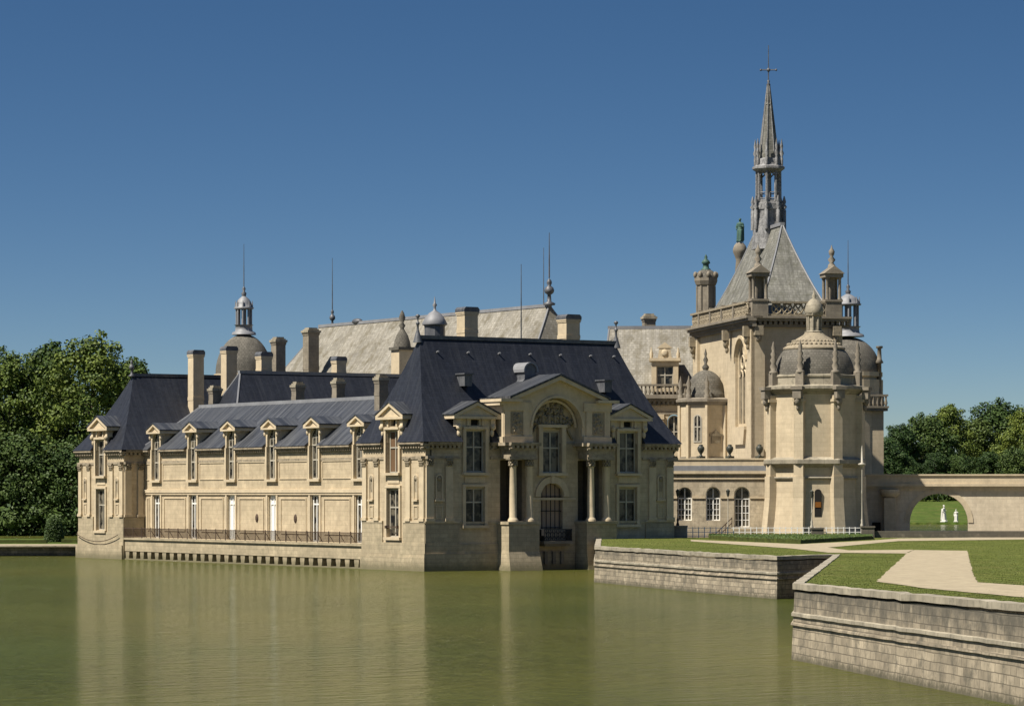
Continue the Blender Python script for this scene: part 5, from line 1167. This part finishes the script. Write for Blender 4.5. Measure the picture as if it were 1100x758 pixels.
def leafy(b, c, r, n, size, seed, squash=.8):
    """leaf faces spread through the shell of a clump"""
    rnd = random.Random(seed)
    for _ in range(n):
        while True:
            d = Vector((rnd.uniform(-1, 1), rnd.uniform(-1, 1), rnd.uniform(-1, 1)))
            if .05 < d.length < 1: break
        d.normalize(); rr = r*(rnd.random()**.35)*rnd.uniform(.8, 1.12)
        p = Vector(c)+Vector((d.x*rr, d.y*rr, d.z*rr*squash))
        nrm = (d+Vector((rnd.uniform(-.8, .8), rnd.uniform(-.8, .8), rnd.uniform(-.5, .9)))).normalized()
        t = nrm.orthogonal().normalized(); t = (Matrix.Rotation(rnd.uniform(0, 6.28), 3, nrm) @ t); u = nrm.cross(t); s = size*rnd.uniform(.6, 1.3)
        b.v += [p+t*s, p+u*s*.6, p-t*s, p-u*s*.6]; k = len(b.v)-4; b.f.append((k, k+1, k+2, k+3)); b.sm.append(False)
def make_tree(seed, H, Rr, leaf='leaf', clumps=60, n=420, size=.25, low=.12, label='', cat='tree', group=None, loc=(0,0,0)):
    rnd = random.Random(seed); root = thing('broadleaf_tree', (0, 0, 0), label, cat, group)
    tr = MB(); tr.lathe([(.7, -1), (.5, 1.0), (.42, H*.3), (.3, H*.55), (.12, H*.85)], (0, 0), 8)
    cr = MB()
    for i in range(clumps):
        zf = low+(1-low)*((i+.5)/clumps)
        prof = math.sin(math.pi*min(1, (zf-low)/(1-low)*.80+.20))**.6
        a = i*2.399+rnd.uniform(-.4, .4); rad = Rr*prof*rnd.uniform(.45, .95)
        r = Rr*rnd.uniform(.22, .40)
        z = H*zf - r*.5
        cpt = (rad*math.cos(a), rad*math.sin(a), z)
        if i % 3 == 0: tr.tube((0, 0, max(H*.15, z-H*.15)), cpt, .16, .05, 5)
        leafy(cr, cpt, r, n, size, seed*100+i)
    for i in range(12):   # sprigs that break the outline
        a = rnd.uniform(0, 6.28); zf = rnd.uniform(.45, 1.0); rad = Rr*math.sin(math.pi*min(1, zf*.8+.2))**.6*1.05
        leafy(cr, (rad*math.cos(a), rad*math.sin(a), H*zf+rnd.uniform(0, 1)), Rr*.12, 60, size, seed*100+77+i)
    tr.build('trunk', 'bark', root); cr.build('crown', leaf, root); return root
T = [make_tree(1, 27, 8.5, 'leaf'), make_tree(2, 24, 7.5, 'leaf'), make_tree(3, 17, 8.0, 'leaf_dark', low=.05, clumps=52), make_tree(4, 20, 7.0, 'leaf_dark', low=.05, clumps=52)]
used = set()
def plant(kind, px, D, ztop, z0, label, group, H0=(27, 24, 17, 20), wide=1.0):
    src = T[kind]; r = src if kind not in used else copy_tree(src); used.add(kind)
    s = (ztop-z0)/(H0[kind]*1.02); r.location = at(px, D, z0-.1); r.scale = (s*wide, s*wide, s); r.rotation_euler = (0, 0, random.uniform(0, 6.28)); r['label'] = label; r['group'] = group
random.seed(21)
GL = 'trees behind the left bank'; GR = 'trees beyond the bridge'
for k, px, D, y, lab, wd in (
    (0, 100, 432, 357, 'tallest sunlit broadleaf tree, its crown just left of the far pavilion roof', 1.05),
    (1, 52, 440, 366, 'tall broadleaf tree left of the tallest one on the left bank', 1.0),
    (0, 10, 436, 374, 'tall tree at the left edge of the picture with a ragged top', 1.0),
    (1, 140, 455, 383, 'thinner tree crown showing right behind the far pavilion roof tip', .9),
    (0, -45, 440, 372, 'tree mostly outside the left edge of the picture', 1.0),
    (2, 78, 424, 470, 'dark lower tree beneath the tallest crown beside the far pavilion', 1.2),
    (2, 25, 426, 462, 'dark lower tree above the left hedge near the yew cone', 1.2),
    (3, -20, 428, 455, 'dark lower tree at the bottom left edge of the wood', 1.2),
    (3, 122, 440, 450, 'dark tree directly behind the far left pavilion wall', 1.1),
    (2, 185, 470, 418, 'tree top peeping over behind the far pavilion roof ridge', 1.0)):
    plant(k, px, D, zof(y, D), 1.0, lab, GL, wide=wd)
rt = [(965, 455, 'rounded tree crown right behind the balcony of the dome tower'), (992, 445, 'lower bushy crown left of the peak above the bridge arch'), (1018, 433, 'tall rounded crown straight above the bridge arch'), (1048, 449, 'dip of lower crowns right of the arch'),
      (1072, 430, 'highest dark crown near the right edge above the bridge'), (1100, 437, 'crown cut by the right edge of the picture'), (1135, 440, 'crown outside the right edge')]
for i, (px, y, lab) in enumerate(rt):
    D = 520 + (i*37) % 30; plant([3, 2, 1, 3, 2, 1, 3][i], px, D, zof(y, D), 6.0, lab, GR, wide=1.15)
for i, (px, y, lab) in enumerate([(975, 492, 'low dark shrubby tree just over the bridge parapet beside the dome tower'), (1005, 485, 'low tree in front of the crowns left above the arch'), (1035, 488, 'low tree in front of the crowns above the arch right side'), (1062, 484, 'low sunlit tree in front of the highest dark crown'), (1090, 480, 'low tree near the right edge just over the parapet'), (1120, 485, 'low tree outside the right edge'), (948, 470, 'dark low tree tucked against the dome tower')]):
    plant(2 + i % 2, px, 500, zof(y, 500), 5.8, lab, GR, wide=1.3)
# wood behind, one far mass
wd = MB(); rnd = random.Random(31)
for i in range(60):
    X = -150+i*2.4; D = 480+rnd.uniform(0, 15)
    if X < -20: leafy(wd, camxy(X, D, rnd.uniform(3, 17)), 6, 200, .6, 500+i)
for i in range(70):
    X = 55+i*2.0; D = 560+rnd.uniform(0, 15); leafy(wd, camxy(X, D, rnd.uniform(5, 15)), 6, 200, .6, 700+i)
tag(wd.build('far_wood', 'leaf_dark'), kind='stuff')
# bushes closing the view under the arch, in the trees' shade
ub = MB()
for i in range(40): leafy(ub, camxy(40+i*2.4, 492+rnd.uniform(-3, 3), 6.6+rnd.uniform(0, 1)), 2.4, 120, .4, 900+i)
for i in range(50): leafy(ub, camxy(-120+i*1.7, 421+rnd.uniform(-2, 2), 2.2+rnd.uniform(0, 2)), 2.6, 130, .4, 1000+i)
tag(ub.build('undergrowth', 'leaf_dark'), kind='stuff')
